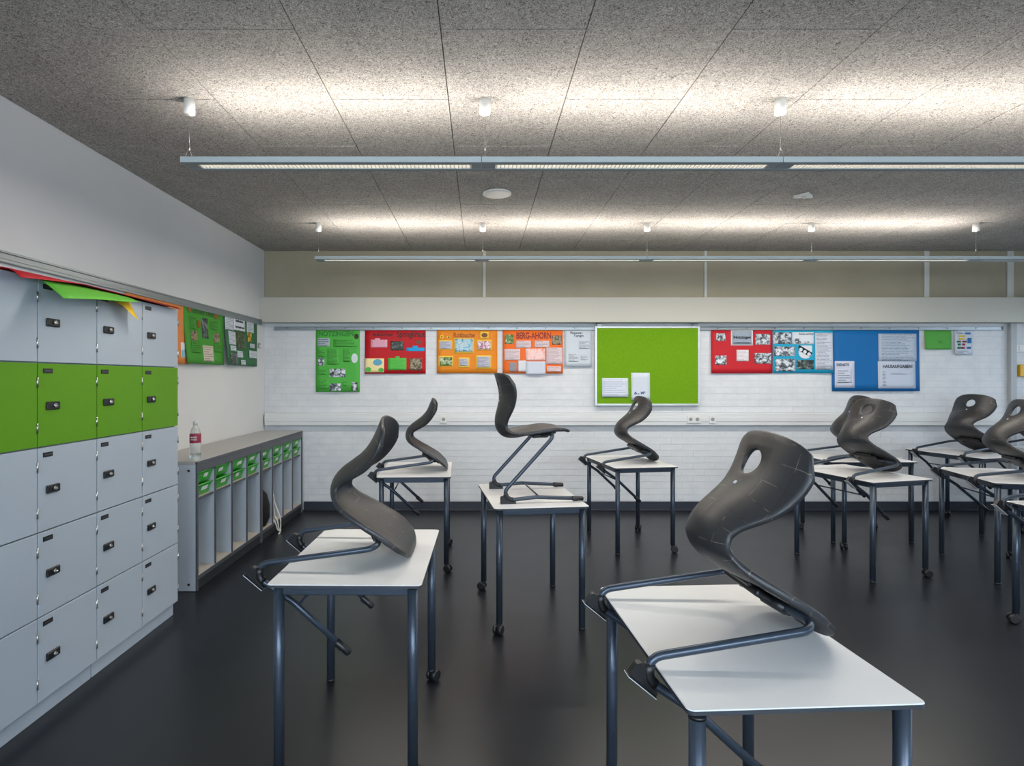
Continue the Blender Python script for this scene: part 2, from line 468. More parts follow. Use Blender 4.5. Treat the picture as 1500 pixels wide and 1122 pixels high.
POSTERS = [
 {'wall': 'back', 'rect': [-1.8601, 1.346, -1.3622, 2.0432], 'col': '#4fae45', 'label': 'portrait green poster on the back wall, leftmost below the hanging rail', 'titles': [('NOTZINGEN', [-1.8282, 1.975, -1.4342, 2.0356], '#2a7a2c')], 'cards': [('text', [-1.8396, 1.8613, -1.7032, 1.956], '#a9b4bc', 4, '#4b5563'), ('bw', [-1.8358, 1.6416, -1.7638, 1.7325]), ('bw', [-1.707, 1.5127, -1.5251, 1.6075]), ('bw', [-1.7032, 1.3574, -1.5744, 1.4407]), ('bw', [-1.4531, 1.3574, -1.3849, 1.4559]), ('oval', [-1.4569, 1.6719, -1.3849, 1.7817], '#d3dbe0'), ('oval', [-1.4266, 1.9447, -1.3736, 2.0053], '#3a352c'), ('lines', [-1.6615, 1.8575, -1.3887, 1.9409], 6), ('lines', [-1.8358, 1.7401, -1.7449, 1.831], 6), ('lines', [-1.7297, 1.6567, -1.6009, 1.831], 11), ('lines', [-1.5479, 1.687, -1.4645, 1.831], 9), ('lines', [-1.832, 1.543, -1.7297, 1.6037], 4), ('lines', [-1.832, 1.3839, -1.7108, 1.49], 7), ('lines', [-1.5479, 1.4142, -1.5024, 1.4635], 3)]},
 {'wall': 'back', 'rect': [-1.3041, 1.551, -0.615, 2.0417], 'col': '#b5161f', 'label': 'landscape red poster with pink, blue and green cards beside the portrait green poster', 'titles': [('Indischer', [-1.2187, 1.9756, -0.9788, 2.0197], '#3c0d14'), ('Springkraut', [-0.943, 1.9452, -0.6205, 2.0334], '#3c0d14')], 'cards': [('plain', [-1.238, 1.8487, -1.0505, 1.937], '#d9a0b4', 'lilac card'), ('plain', [-1.1911, 1.9342, -1.1332, 1.9535], '#d9a0b4', 'lilac card tab'), ('dark', [-1.0119, 1.8157, -0.8603, 1.9204]), ('plain', [-0.8327, 1.8074, -0.6288, 1.8471], '#1f9ad6', 'blue card'), ('plain', [-0.7638, 1.8471, -0.7059, 1.868], '#1f9ad6', 'blue card tab'), ('oval', [-0.7252, 1.8901, -0.6591, 1.9287], '#6a4a3c'), ('plain', [-1.2986, 1.5676, -1.0863, 1.7247], '#e9d9a0', 'yellow drawing'), ('oval', [-1.2104, 1.642, -1.1084, 1.7164], '#5fa3bf'), ('oval', [-1.2958, 1.5703, -1.2297, 1.6255], '#4fae45'), ('oval', [-1.1497, 1.5703, -1.0891, 1.6172], '#4fae45'), ('text', [-1.0422, 1.5924, -0.8327, 1.7302], '#56b64a', 8, '#46a23c'), ('plain', [-0.9568, 1.7275, -0.9099, 1.7468], '#56b64a', 'green card tab'), ('earth', [-0.7941, 1.5896, -0.6563, 1.7247])]},
 {'wall': 'back', 'rect': [-0.4898, 1.5566, 0.1966, 2.0445], 'col': '#df8420', 'label': 'orange poster with yellow-mounted pictures on the back wall, between red and tawny posters', 'titles': [('Rotbuche', [-0.2996, 1.9618, -0.057, 2.0197], '#8f4a12')], 'cards': [('plain', [-0.465, 1.8212, -0.3133, 1.9342], '#e8bf45', 'yellow mount'), ('text', [-0.4539, 1.8322, -0.3244, 1.9204], '#b7b9c6', 6, '#6d6d80'), ('plain', [-0.294, 1.7826, -0.068, 1.9563], '#e8bf45', 'yellow mount'), ('sky', [-0.283, 1.8019, -0.0818, 1.9452]), ('plain', [-0.0377, 1.8157, 0.1332, 1.937], '#e8bf45', 'yellow mount'), ('pink', [-0.0267, 1.8267, 0.1194, 1.9232]), ('plain', [-0.4705, 1.631, -0.3023, 1.755], '#e8bf45', 'yellow mount'), ('leafy', [-0.4539, 1.642, -0.3133, 1.7385]), ('plain', [-0.2444, 1.62, -0.1176, 1.7357], '#e8bf45', 'yellow mount'), ('text', [-0.2334, 1.6393, -0.1314, 1.7219], '#b7b9c6', 6, '#6d6d80'), ('plain', [-0.046, 1.6062, 0.1305, 1.7605], '#e8bf45', 'yellow mount'), ('text', [-0.0322, 1.6227, 0.1167, 1.7468], '#b7b9c6', 8, '#6d6d80'), ('plain', [0.0009, 1.9507, 0.1001, 2.0279], '#e8bf45', 'yellow mount'), ('oval', [0.0174, 1.9618, 0.0864, 2.0141], '#7b4a33'), ('plain', [-0.4512, 1.9507, -0.4126, 1.9866], '#e8bf45', 'yellow mount'), ('oval', [-0.4401, 1.959, -0.4236, 1.9783], '#3a2c10'), ('plain', [-0.3767, 1.9535, -0.3354, 1.9783], '#e8bf45', 'yellow mount'), ('oval', [-0.3619, 1.9563, -0.3437, 1.9728], '#3a2c10')]},
 {'wall': 'back', 'rect': [0.2578, 1.5541, 0.9396, 2.0445], 'col': '#e56a22', 'label': 'bright orange poster covered in pale text sheets, next to the pinboard side', 'titles': [('BERG-AHORN', [0.4143, 1.9471, 0.8074, 2.0202], '#7c1d12')], 'cards': [('leafy', [0.2821, 1.888, 0.383, 1.9958]), ('earth', [0.8178, 1.881, 0.9257, 1.9854]), ('text', [0.4108, 1.8428, 0.5778, 1.9263], '#d6c3c6', 5, '#8d7f8a'), ('text', [0.6195, 1.8497, 0.7865, 1.9263], '#d6c3c6', 5, '#8d7f8a'), ('text', [0.2786, 1.7036, 0.4561, 1.8323], '#d6c3c6', 8, '#8d7f8a'), ('salmon', [0.5187, 1.7002, 0.7378, 1.8358]), ('text', [0.7517, 1.6584, 0.9326, 1.8463], '#d6c3c6', 12, '#8d7f8a'), ('text', [0.7587, 1.5749, 0.9187, 1.6341], '#d6c3c6', 4, '#8d7f8a'), ('plain', [0.3308, 1.5749, 0.4143, 1.6793], '#8b8b90', 'grey picture'), ('plain', [0.4352, 1.5749, 0.5221, 1.7002], '#cfd3da', 'white sheet'), ('plain', [0.5221, 1.5401, 0.7413, 1.6897], '#c5ccd8', 'white sheet')]},
 {'wall': 'back', 'rect': [0.9639, 1.6306, 1.2666, 2.048], 'col': '#c3ccd4', 'label': 'white handwritten sheet hanging between the bright orange poster and green pinboard', 'titles': [('Rasen', [1.0265, 2.0028, 1.1622, 2.0285], '#3c4450'), ('Tango', [1.0613, 1.961, 1.1761, 1.9958], '#3c4450')], 'cards': [('lines', [1.1205, 1.8323, 1.2492, 1.9297], 7), ('lines', [1.0022, 1.6862, 1.1205, 1.7836], 6), ('lines', [1.1379, 1.7071, 1.2213, 1.7628], 4)]},
 {'wall': 'back', 'rect': [2.6218, 1.5549, 3.3186, 2.0527], 'col': '#c01f2a', 'label': 'red poster with grey town sign and black-and-white photos, right of the pinboard', 'titles': [], 'cards': [('bw', [2.6803, 1.9238, 2.7858, 2.0087]), ('plain', [2.8472, 1.8711, 3.0961, 2.0439], '#e3e6ea', 'white sign border'), ('plain', [2.8619, 1.8828, 3.0815, 2.0351], '#9aa6b3', 'grey town sign'), ('bw', [3.1254, 1.8799, 3.2923, 2.0029]), ('bw', [2.6657, 1.6515, 2.7945, 1.7569]), ('text', [2.9087, 1.6925, 3.0463, 1.8214], '#dfd9dd', 8, '#b7a9b3'), ('bw', [3.1137, 1.6662, 3.304, 1.7862]), ('word', [2.8765, 1.9385, 3.0697, 1.9824], 'Notzingen', '#1f2833'), ('word', [2.8824, 1.8916, 3.0639, 1.9121], 'Landkreis Esslingen', '#3b4652')]},
 {'wall': 'back', 'rect': [3.3204, 1.5579, 4.0025, 2.0527], 'col': '#1f9dc2', 'label': 'turquoise poster with black-and-white photos and a shield crest on back wall', 'titles': [], 'cards': [('bw', [3.3262, 1.8887, 3.5312, 2.0204]), ('plain', [3.5429, 1.8858, 3.7917, 2.0234], '#d5dbe2', 'white sheet'), ('bw', [3.5487, 1.8916, 3.6249, 1.9502]), ('bw', [3.6249, 1.8916, 3.739, 1.918]), ('word', [3.619, 1.9941, 3.783, 2.0117], 'Schule und Dorf', '#3c4450'), ('bw', [3.335, 1.7511, 3.5722, 1.8594]), ('shield', [3.6131, 1.7218, 3.7654, 1.8711]), ('bw', [3.3496, 1.5783, 3.5751, 1.7189]), ('dark', [3.5927, 1.6018, 3.783, 1.7072]), ('text', [3.8005, 1.5959, 3.9967, 2.0146], '#c9ced9', 26, '#7a8094')]},
 {'wall': 'back', 'rect': [3.9953, 1.3536, 4.9843, 2.0545], 'col': '#0a64a4', 'label': 'large royal blue poster with three white sheets on the back wall', 'titles': [], 'cards': [('plain', [4.0257, 1.3915, 4.2454, 1.6946], '#c6cbdb', 'white sheet'), ('word', [4.0446, 1.6378, 4.1848, 1.6681], 'DIENSTE', '#5a6070'), ('lines', [4.0446, 1.4445, 4.2151, 1.6037], 6, '#c6cbdb'), ('text', [4.5182, 1.6946, 4.9502, 2.0053], '#b4c0d0', 18, '#6f7d92'), ('plain', [4.5069, 1.3839, 4.935, 1.6923], '#bfc8d8', 'white sheet'), ('word', [4.5637, 1.615, 4.8971, 1.6529], 'HAUSAUFGABEN!', '#2d3440'), ('lines', [4.5523, 1.4142, 4.6016, 1.5885], 11, '#bfc8d8'), ('lines', [4.6395, 1.543, 4.8933, 1.5658], 2, '#bfc8d8')]},
 {'wall': 'back', 'rect': [5.0428, 1.8268, 5.3491, 2.0418], 'col': '#4fa03e', 'label': 'small plain green sheet on the back wall right of the blue poster', 'titles': [], 'cards': [('lines', [5.2013, 1.8985, 5.255, 1.9254], 2)]},
 {'wall': 'back', 'rect': [5.3849, 1.7641, 5.5864, 2.0463], 'col': '#c2cbd6', 'label': 'white sheet with coloured blocks below the right end of the hanging rail', 'titles': [], 'cards': [('plain', [5.4297, 1.9657, 5.5013, 1.9881], '#d9bd3c', 'yellow block'), ('plain', [5.4297, 1.9343, 5.4968, 1.9567], '#d9bd3c', 'yellow block'), ('plain', [5.4073, 1.9057, 5.4565, 1.9254], '#176b3a', 'green block'), ('plain', [5.4162, 1.8716, 5.4521, 1.894], '#176b3a', 'green block'), ('plain', [5.4118, 1.834, 5.4521, 1.8555], '#176b3a', 'green block'), ('plain', [5.4718, 1.9057, 5.5192, 1.9254], '#8d1235', 'dark red block'), ('plain', [5.4673, 1.8716, 5.504, 1.894], '#8d1235', 'dark red block'), ('plain', [5.4556, 1.834, 5.4968, 1.8555], '#8d1235', 'dark red block'), ('plain', [5.5058, 1.9988, 5.564, 2.0167], '#1766a8', 'blue block'), ('plain', [5.5309, 1.8967, 5.573, 1.9567], '#1766a8', 'blue block'), ('plain', [5.5237, 1.834, 5.5667, 1.8555], '#1766a8', 'blue block'), ('lines', [5.4118, 2.006, 5.4968, 2.0346], 2), ('lines', [5.3983, 1.7731, 5.5327, 1.8179], 3)]},
 {'wall': 'left', 'rect': [3.9903, 1.6167, 4.8226, 2.095], 'col': '#dd8748', 'label': 'orange poster on the left wall, mostly hidden behind the lockers', 'titles': [], 'cards': [('plain', [4.6994, 1.6654, 4.777, 1.7912], '#e0e4e8', 'white picture'), ('sky', [4.7103, 1.6713, 4.7714, 1.7342])]},
 {'wall': 'left', 'rect': [4.7579, 1.6234, 5.4975, 2.095], 'col': '#43922f', 'label': 'green poster on the left wall with brown leaves and dark photos', 'titles': [('Gemeine Ulme', [4.8926, 2.0523, 5.2891, 2.1106], '#2c5e22')], 'cards': [('dark', [5.0577, 1.8516, 5.1808, 2.0307]), ('earth', [4.8573, 1.8198, 4.9707, 1.8998]), ('earth', [5.2822, 1.8287, 5.4166, 1.9126]), ('text', [5.0451, 1.6489, 5.2616, 1.7887], '#c9c0b0', 7, '#7d7568'), ('lines', [4.8515, 1.9138, 4.9585, 2.0203], 7), ('lines', [4.8515, 1.7136, 5.0014, 1.8117], 5), ('lines', [5.2822, 1.7394, 5.4604, 1.8301], 5), ('lines', [5.2276, 1.9408, 5.3734, 2.0175], 6), ('oval', [5.303, 2.041, 5.3834, 2.1184], '#8a5a2a'), ('oval', [4.8226, 2.0556, 4.8808, 2.1141], '#8a5a2a'), ('oval', [4.9707, 1.934, 5.0325, 2.0004], '#8a5a2a')]},
 {'wall': 'left', 'rect': [5.52, 1.6283, 6.3321, 2.095], 'col': '#2f6a40', 'label': 'dark green poster nearest the corner on the left wall', 'titles': [], 'cards': [('text', [5.5351, 1.9681, 5.7231, 2.0937], '#c7cdd6', 8, '#7d8494'), ('plain', [5.7279, 1.9807, 6.0033, 2.1116], '#d2d6de', 'white title card'), ('word', [5.772, 2.0617, 5.9503, 2.0899], 'Indisches', '#20242c'), ('word', [5.7556, 1.9985, 5.9767, 2.0268], 'Springkraut', '#20242c'), ('text', [6.0481, 1.9811, 6.2345, 2.0922], '#c7cdd6', 7, '#7d8494'), ('text', [5.5887, 1.828, 5.7556, 1.958], '#c7cdd6', 9, '#7d8494'), ('forest', [5.7638, 1.7977, 6.0033, 1.9716]), ('yellowpic', [6.0572, 1.883, 6.168, 1.9752]), ('text', [5.6041, 1.7666, 5.7474, 1.818], '#c7cdd6', 3, '#7d8494'), ('text', [5.7638, 1.7073, 5.9069, 1.7741], '#c7cdd6', 4, '#7d8494'), ('text', [6.1121, 1.82, 6.2442, 1.8648], '#c7cdd6', 3, '#7d8494'), ('text', [6.0845, 1.7127, 6.3124, 1.7912], '#c7cdd6', 5, '#7d8494'), ('text', [5.8387, 1.6348, 5.9591, 1.6846], '#c7cdd6', 3, '#7d8494'), ('dark', [5.5733, 1.6363, 5.7556, 1.7456])]},
]
# ------------------------------------------------------------------ poster hanging rails
def rail(name, label, horizontal_back):
    m = MB()
    if horizontal_back:
        x0, x1, z0, z1 = -2.33, 5.915, 2.045, 2.085
        m.box2((x0, 6.578, z0), (x1, 6.594, z1), STEEL_GREY, .002)
        m.box2((x0, 6.568, z0), (x1, 6.580, z0 + .014), STEEL_GREY, .003)
        m.box2((x0, 6.571, z1 - .008), (x1, 6.580, z1), STEEL_GREY, .002)
        root = tag(m.obj(name), label, 'rail')
        p = MB()
        x = x0 + .15
        while x < x1:
            p.box((x, 6.575, z0 + .024), (.016, .008, .008), BLACK, .002); x += .325
        p.obj('rail_stud', root)['kind'] = 'stuff'
        MB().box2((x1, 6.566, z0 - .002), (x1 + .012, 6.594, z1 + .002), mat('rail_end_grey', '#6c747a', .5), .002).obj('end_cap', root)
    else:
        y0, y1, z0, z1 = -1.5, 6.43, 2.09, 2.152
        m.box2((XL + .001, y0, z0), (XL + .014, y1, z1), STEEL_GREY, .002)
        m.box2((XL + .012, y0, z0), (XL + .026, y1, z0 + .02), STEEL_GREY, .003)
        m.box2((XL + .012, y0, z1 - .012), (XL + .022, y1, z1), STEEL_GREY, .002)
        root = tag(m.obj(name), label, 'rail')
        MB().box2((XL + .001, y1, z0 - .002), (XL + .03, y1 + .014, z1 + .002), mat('rail_end_grey', '#6c747a', .5), .002).obj('end_cap', root)
rail('poster_rail', 'long grey aluminium hanging rail on the back wall above the posters', True)
rail('poster_rail', 'grey aluminium hanging rail running along the left wall above the lockers', False)

# ------------------------------------------------------------------ posters
def make_sheet(name, parent, wall, rect, off, m, pr, lift=0.0, th=0.0016, nx=6, nz=6, oval=False, outline=None):
    """thin paper sheet following its poster's slight curl; off(u,v) is the distance from the wall"""
    x0, z0, x1, z1 = rect; X0, Z0, X1, Z1 = pr
    bm = bmesh.new(); uvl = bm.loops.layers.uv.new('sheet')
    cx, cz = (x0 + x1) / 2, (z0 + z1) / 2
    def P(x, z, extra):
        u = (x - X0) / (X1 - X0); v = (z - Z0) / (Z1 - Z0)
        d = off(u, v) + lift + extra
        return Vector((x - cx, -d, z - cz)) if wall == 'back' else Vector((d, x - cx, z - cz))
    if oval or outline:
        pts = outline or [(cx + (x1 - x0) / 2 * math.cos(2 * math.pi * k / 20), cz + (z1 - z0) / 2 * math.sin(2 * math.pi * k / 20)) for k in range(20)]
        a = [bm.verts.new(P(x, z, th)) for x, z in pts]; b = [bm.verts.new(P(x, z, 0)) for x, z in pts]
        n = len(pts); ctr = bm.verts.new(P(sum(q[0] for q in pts) / n, sum(q[1] for q in pts) / n, th))
        for i in range(n): bm.faces.new((a[i], a[(i + 1) % n], ctr))
        for i in range(n): bm.faces.new((a[i], b[i], b[(i + 1) % n], a[(i + 1) % n]))
    else:
        g = [[None] * (nz + 1) for _ in range(nx + 1)]; h = [[None] * (nz + 1) for _ in range(nx + 1)]
        uvs = {}
        for i in range(nx + 1):
            for j in range(nz + 1):
                x = x0 + (x1 - x0) * i / nx; z = z0 + (z1 - z0) * j / nz
                g[i][j] = bm.verts.new(P(x, z, th)); h[i][j] = bm.verts.new(P(x, z, 0))
                uvs[g[i][j]] = uvs[h[i][j]] = (i / nx, j / nz)
        for i in range(nx):
            for j in range(nz):
                for q, rev in ((g, False), (h, True)):
                    vs = [q[i][j], q[i + 1][j], q[i + 1][j + 1], q[i][j + 1]]
                    f = bm.faces.new(vs[::-1] if rev else vs); f.smooth = True
        for i in range(nx):
            for j in (0, nz): bm.faces.new((g[i][j], g[i + 1][j], h[i + 1][j], h[i][j]))
        for j in range(nz):
            for i in (0, nx): bm.faces.new((g[i][j], g[i][j + 1], h[i][j + 1], h[i][j]))
        for f in bm.faces:
            for l in f.loops: l[uvl].uv = uvs[l.vert]
    bmesh.ops.recalc_face_normals(bm, faces=bm.faces)
    me = bpy.data.meshes.new(name); bm.to_mesh(me); bm.free(); me.materials.append(m)
    base = (cx, 6.589, cz) if wall == 'back' else (XL + .006, cx, cz)
    if parent is not None:
        base = Vector(base) - Vector(parent.location)
    return link(name, me, parent, base)
def shade(c, k):
    c = c.lstrip('#'); return '#' + ''.join('%02x' % max(0, min(255, int(int(c[i:i+2], 16) * k))) for i in (0, 2, 4))
def paper(c): return mat('paper_' + c, c, 0.6, spec=0.3)
for pi, p in enumerate(POSTERS):
    pr = p['rect']; wall = p['wall']
    ph = pi * 1.7
    def off(u, v, ph=ph, wall=wall, pi=pi):
        b = .004 + .016 * (1 - v) ** 1.5 * (.5 + .5 * math.sin(3.1 * u + ph)) + .003 * math.sin(6.3 * u + 2 * ph) * (1 - v)
        if wall == 'left': b += .006 + .03 * (1 - v) ** 1.6 * (1 - u) * (pi > 10)
        return max(.003, b)
    root = make_sheet('poster', None, wall, pr, off, paper(p['col']), pr, nx=10, nz=8)
    tag(root, p['label'], 'poster')
    for ci, c in enumerate(p['cards']):
        k, r = c[0], c[1]; lift = .0018 + .0005 * ci
        r = [max(r[0], pr[0] + .002), max(r[1], pr[1] - .05), min(r[2], pr[2] - .002), min(r[3], pr[3] - .001)]
        if k == 'text':
            make_sheet('text_sheet', root, wall, r, off, lines_mat(c[2], c[4], c[3]), pr, lift, .0007, nx=6, nz=6)
        elif k == 'lines':
            make_sheet('handwriting', root, wall, r, off, lines_mat(*(lambda q: (q, shade(q, .5)))(c[3] if len(c) > 3 else p['col']), c[2]), pr, lift, .0005, 6, 6)
        elif k == 'plain':
            o = make_sheet('paper_card', root, wall, r, off, paper(c[2]), pr, lift, .0007, nx=6, nz=6)
            o['label'] = c[3]
        elif k == 'oval':
            make_sheet('cutout', root, wall, r, off, paper(c[2]), pr, lift, .0008, oval=True)
        elif k == 'word':
            me = text_mesh(c[2], mat('ink_' + c[3], c[3], .6), (r[2] - r[0], r[3] - r[1]))
            cx, cz = (r[0] + r[2]) / 2, (r[1] + r[3]) / 2
            d = off((cx - pr[0]) / (pr[2] - pr[0]), (cz - pr[1]) / (pr[3] - pr[1])) + lift + .0032
            b = Vector((cx, 6.589 - d, cz)) if wall == 'back' else Vector((XL + .006 + d, cx, cz))
            link('lettering', me, root, b - root.location, (R(90), 0, 0) if wall == 'back' else (R(90), 0, R(90)))
        elif k == 'shield':
            x0, z0, x1, z1 = r; w = x1 - x0; h = z1 - z0
            ol = [(x0, z1), (x0, z0 + h * .45)] + [(x0 + w / 2 - w / 2 * math.cos(a), z0 + h * .45 - h * .45 * math.sin(a)) for a in [math.pi * q / 10 for q in range(1, 10)]] + [(x1, z0 + h * .45), (x1, z1)]
            make_sheet('shield', root, wall, r, off, paper('#d6dae0'), pr, lift, outline=ol[::-1])
            bd = [(x0, z1), (x0 + w * .12, z1), (x1, z0 + h * .45), (x1 - w * .02, z0 + h * .36), (x1 - w * .16, z0 + h * .14), (x0, z1 - h * .38)]
            make_sheet('shield_band', root, wall, r, off, paper('#1c222a'), pr, lift + .002, outline=bd[::-1])
            for q in (.16, .46, .76):
                cxx = x0 + w * q; czz = z1 - h * (.22 + q * .58); rr = w * .13
                make_sheet('shield_disc', root, wall, (cxx - rr, czz - rr, cxx + rr, czz + rr), off, paper('#d9dde2'), pr, lift + .004, oval=True)
        else:
            make_sheet('photo_print', root, wall, r, off, photo_mat(k), pr, lift, .0007, nx=6, nz=6)
    for (t, r, c) in p['titles']:
        me = text_mesh(t, mat('ink_' + c, c, .6), (r[2] - r[0], r[3] - r[1]))
        cx, cz = (r[0] + r[2]) / 2, (r[1] + r[3]) / 2
        d = off((cx - pr[0]) / (pr[2] - pr[0]), (cz - pr[1]) / (pr[3] - pr[1])) + .0032
        b = Vector((cx, 6.589 - d, cz)) if wall == 'back' else Vector((XL + .006 + d, cx, cz))
        link('title_lettering', me, root, b - root.location, (R(90), 0, 0) if wall == 'back' else (R(90), 0, R(90)))

# ------------------------------------------------------------------ pinboard
pb = thing('pinboard', 'lime green pinboard in a white aluminium frame on the back wall', 'pinboard', (1.89, 6.578, 1.64))
x0, x1, z0, z1 = -.591, .591, -.449, .447
FELT = speckle(mat('lime_felt', '#6c9a1a', .9, spec=.1), '#699718', '#6f9d1c', 60)
FRM = mat('board_frame', '#d5dadd', .35, .3)
MB().box2((x0 + .02, -.028, z0 + .02), (x1 - .02, -.016, z1 - .02), FELT).obj('felt_panel', pb)
for a, b in (((x0, z0), (x0 + .022, z1)), ((x1 - .022, z0), (x1, z1)), ((x0 + .022, z0), (x1 - .022, z0 + .022)), ((x0 + .022, z1 - .022), (x1 - .022, z1))):
    MB().box2((a[0], -.036, a[1]), (b[0], -.012, b[1]), FRM, .003).obj('frame_bar', pb)
for sx in (-.54, .54):
    MB().box((sx, -.032, z1 + .012), (.06, .014, .03), STEEL_GREY, .003).tube([(sx + .03, -.03, z1 + .022), (sx - .04, -.03, z1 + .03)], .006, STEEL_GREY, 8).obj('hook', pb)
    MB().box((sx, -.026, z0 - .006), (.05, .014, .012), STEEL_GREY, .003).obj('foot_clip', pb)
def flat(u, v): return .0375 - .006
def flat2(u, v): return .0455 + .010 * (1 - v) ** 2 - .006
o = make_sheet('note_sheet', None, 'back', (1.3764, 1.2867, 1.6732, 1.501), flat2, lines_mat('#ccd3de', '#a2abc0', 9), (1.3764, 1.2867, 1.6732, 1.501))
tag(o, 'landscape white sheet pinned low on the green board, left of the upright sheet', 'paper')
o = make_sheet('note_sheet', None, 'back', (1.7061, 1.2537, 1.9172, 1.562), flat2, paper('#c9d1dc'), (1.7061, 1.2537, 1.9172, 1.562))
tag(o, 'upright white sheet with blue scribble pinned on the green board', 'paper')
sc = MB()
for (a, b) in (((-.07, -.09), (-.06, -.06)), ((-.06, -.06), (-.045, -.085)), ((-.03, -.085), (-.02, -.08)), ((.0, -.06), (.01, -.085)), ((.01, -.085), (.02, -.06)), ((.02, -.06), (.035, -.085)), ((.03, -.06), (.05, -.065))):
    sc.tube([(a[0], -.0535, a[1]), (b[0], -.0535, b[1])], .0035, mat('blue_ink', '#27407e', .6), 6)
sc.obj('scribble', o)

# ------------------------------------------------------------------ sockets, call point, plates
def socket(x, n, label):
    r = thing('wall_socket', label, 'socket', (x, 6.54, 1.037))
    w = .075 * n
    MB().box((0, -.004, 0), (w, .009, .085), WHITEPL, .003).obj('cover_plate', r)
    for k in range(n):
        cx = -w / 2 + .0375 + .075 * k
        MB().tube([(cx, -.0085, 0), (cx, -.0105, 0)], .021, mat('socket_recess', '#8d9296', .5), 16).obj('socket_insert', r)
socket(-.41, 1, 'single white socket on the wall trunking, left of the upright chair')
socket(2.41, 2, 'double white socket on the wall trunking below the pinboard')
socket(2.62, 1, 'single white socket on the wall trunking right of the double one')
cp = thing('call_point', 'yellow wall call point at the right edge beyond the grey column', 'alarm', (6.205, 6.594, 1.588))
MB().box((0, -.02, 0), (.2, .04, .135), mat('alarm_yellow', '#d9a514', .4), .006).obj('housing', cp)
MB().box((.035, -.042, 0), (.085, .006, .07), WHITEPL, .002).obj('press_panel', cp)
ar = MB().box((-.005, -.047, 0), (.02, .004, .01), BLACK)
ar.prism([(.005, -.014), (.022, 0), (.005, .014)], -.049, -.045, BLACK, 'y'); ar.prism([(.058, -.014), (.041, 0), (.058, .014)], -.049, -.045, BLACK, 'y')
ar.tube([(.0315, -.046, 0), (.0315, -.05, 0)], .008, BLACK, 12)
ar.obj('arrow_symbol', cp)
MB().box((.0, -.042, .052), (.09, .004, .012), mat('alarm_text_bar', '#6d5510', .5)).obj('caption_bar', cp)
lp = thing('wall_plate', 'small pale switch plate above the yellow call point', 'switch', (6.16, 6.594, 1.835))
MB().box((0, -.006, 0), (.16, .012, .085), WHITEPL, .003).obj('cover_plate', lp)
MB().box((.01, -.014, 0), (.11, .006, .06), WHITEPL, .002).obj('rocker', lp)
ck = thing('rail_clip', 'tiny grey clip on the left wall beside the dark green poster', 'clip', (XL + .002, 6.42, 1.86))
MB().box((.008, 0, 0), (.016, .05, .06), STEEL_GREY, .003).obj('clip_body', ck)
MB().box((.019, 0, .0), (.008, .03, .02), WHITEPL, .002).obj('clip_button', ck)

# ------------------------------------------------------------------ pendant lamps
PITCH, LX0, LZ = 1.533, -1.525, 2.596
def make_lamp(lit=True):
    root = thing('pendant_lamp', 'x', 'lamp')
    tube_m = TUBE_ON if lit else TUBE_OFF
    hs = MB()
    for sy in (-1, 1): hs.box((PITCH / 2, sy * .047, .016), (PITCH - .003, .032, .028), LAMPMETAL, .001).box((PITCH / 2, sy * .047, .0012), (PITCH - .003, .0315, .0024), LAMPBOT)
    hs.box((.037, 0, .015), (.07, .064, .028), LAMPBOT); hs.box((PITCH - .026, 0, .015), (.049, .064, .028), LAMPBOT)
    hs.obj('housing', root)
    MB().box((PITCH / 2 + .01, 0, .0255), (1.405, .058, .003), tube_m).obj('light_tube', root)
    lv = MB()
    x = .08
    while x < 1.485:
        lv.box((x, 0, .0095), (.0025, .06, .013), WHITEPL); x += .0205
    for y in (-.02, 0, .02): lv.box((PITCH / 2 + .01, y, .0095), (1.41, .002, .013), WHITEPL)
    lo = lv.obj('louver', root); lo['kind'] = 'stuff'
    for q, x in enumerate((.018,)):
        MB().lathe([(.028, .349 - .075), (.028, .349)], WHITEPL, (x, 0, 0), 20).lathe([(.006, .349 - .082), (.01, .349 - .075)], WHITEPL, (x, 0, 0), 10).obj('canopy', root)
        MB().tube([(x, 0, .27), (x, 0, .09)], .0012, WIRE, 6).tube([(x, 0, .10), (x, -.05, .03)], .0012, WIRE, 6).tube([(x, 0, .10), (x, .05, .03)], .0012, WIRE, 6).tube([(x, 0, .115), (x, 0, .085)], .004, WIRE, 8).obj('suspension_wire', root)
    return root
proto = make_lamp(True); proto_off = make_lamp(False)
names = ['leftmost', 'second', 'third', 'fourth', 'fifth']
used = {True: False, False: False}
for row, (yy, rname, n) in enumerate(((3.01, 'near', 4), (5.41, 'far', 5))):
    for k in range(n):
        lit = k < 4
        src = proto if lit else proto_off
        o = copy_tree(src) if used[lit] else src
        used[lit] = True
        o.location = (LX0 + PITCH * k, yy, LZ)
        o['label'] = '%s %spendant lamp from the left in the %s ceiling row%s' % (names[k], '' if lit else 'unlit ', rname, '' if k else ', at the row\'s free end')
        o['group'] = 'linear pendant lamps of the %s row' % rname
        if lit:
            up = area('uplight', (LX0 + PITCH * (k + .5), yy, LZ + .034), (R(180), 0, 0), 1.40, .055, P_UP, (1, .92, .85))
            dn = area('downlight', (LX0 + PITCH * (k + .5), yy, LZ - .004), (0, 0, 0), 1.40, .05, P_DOWN, (1, .93, .84))
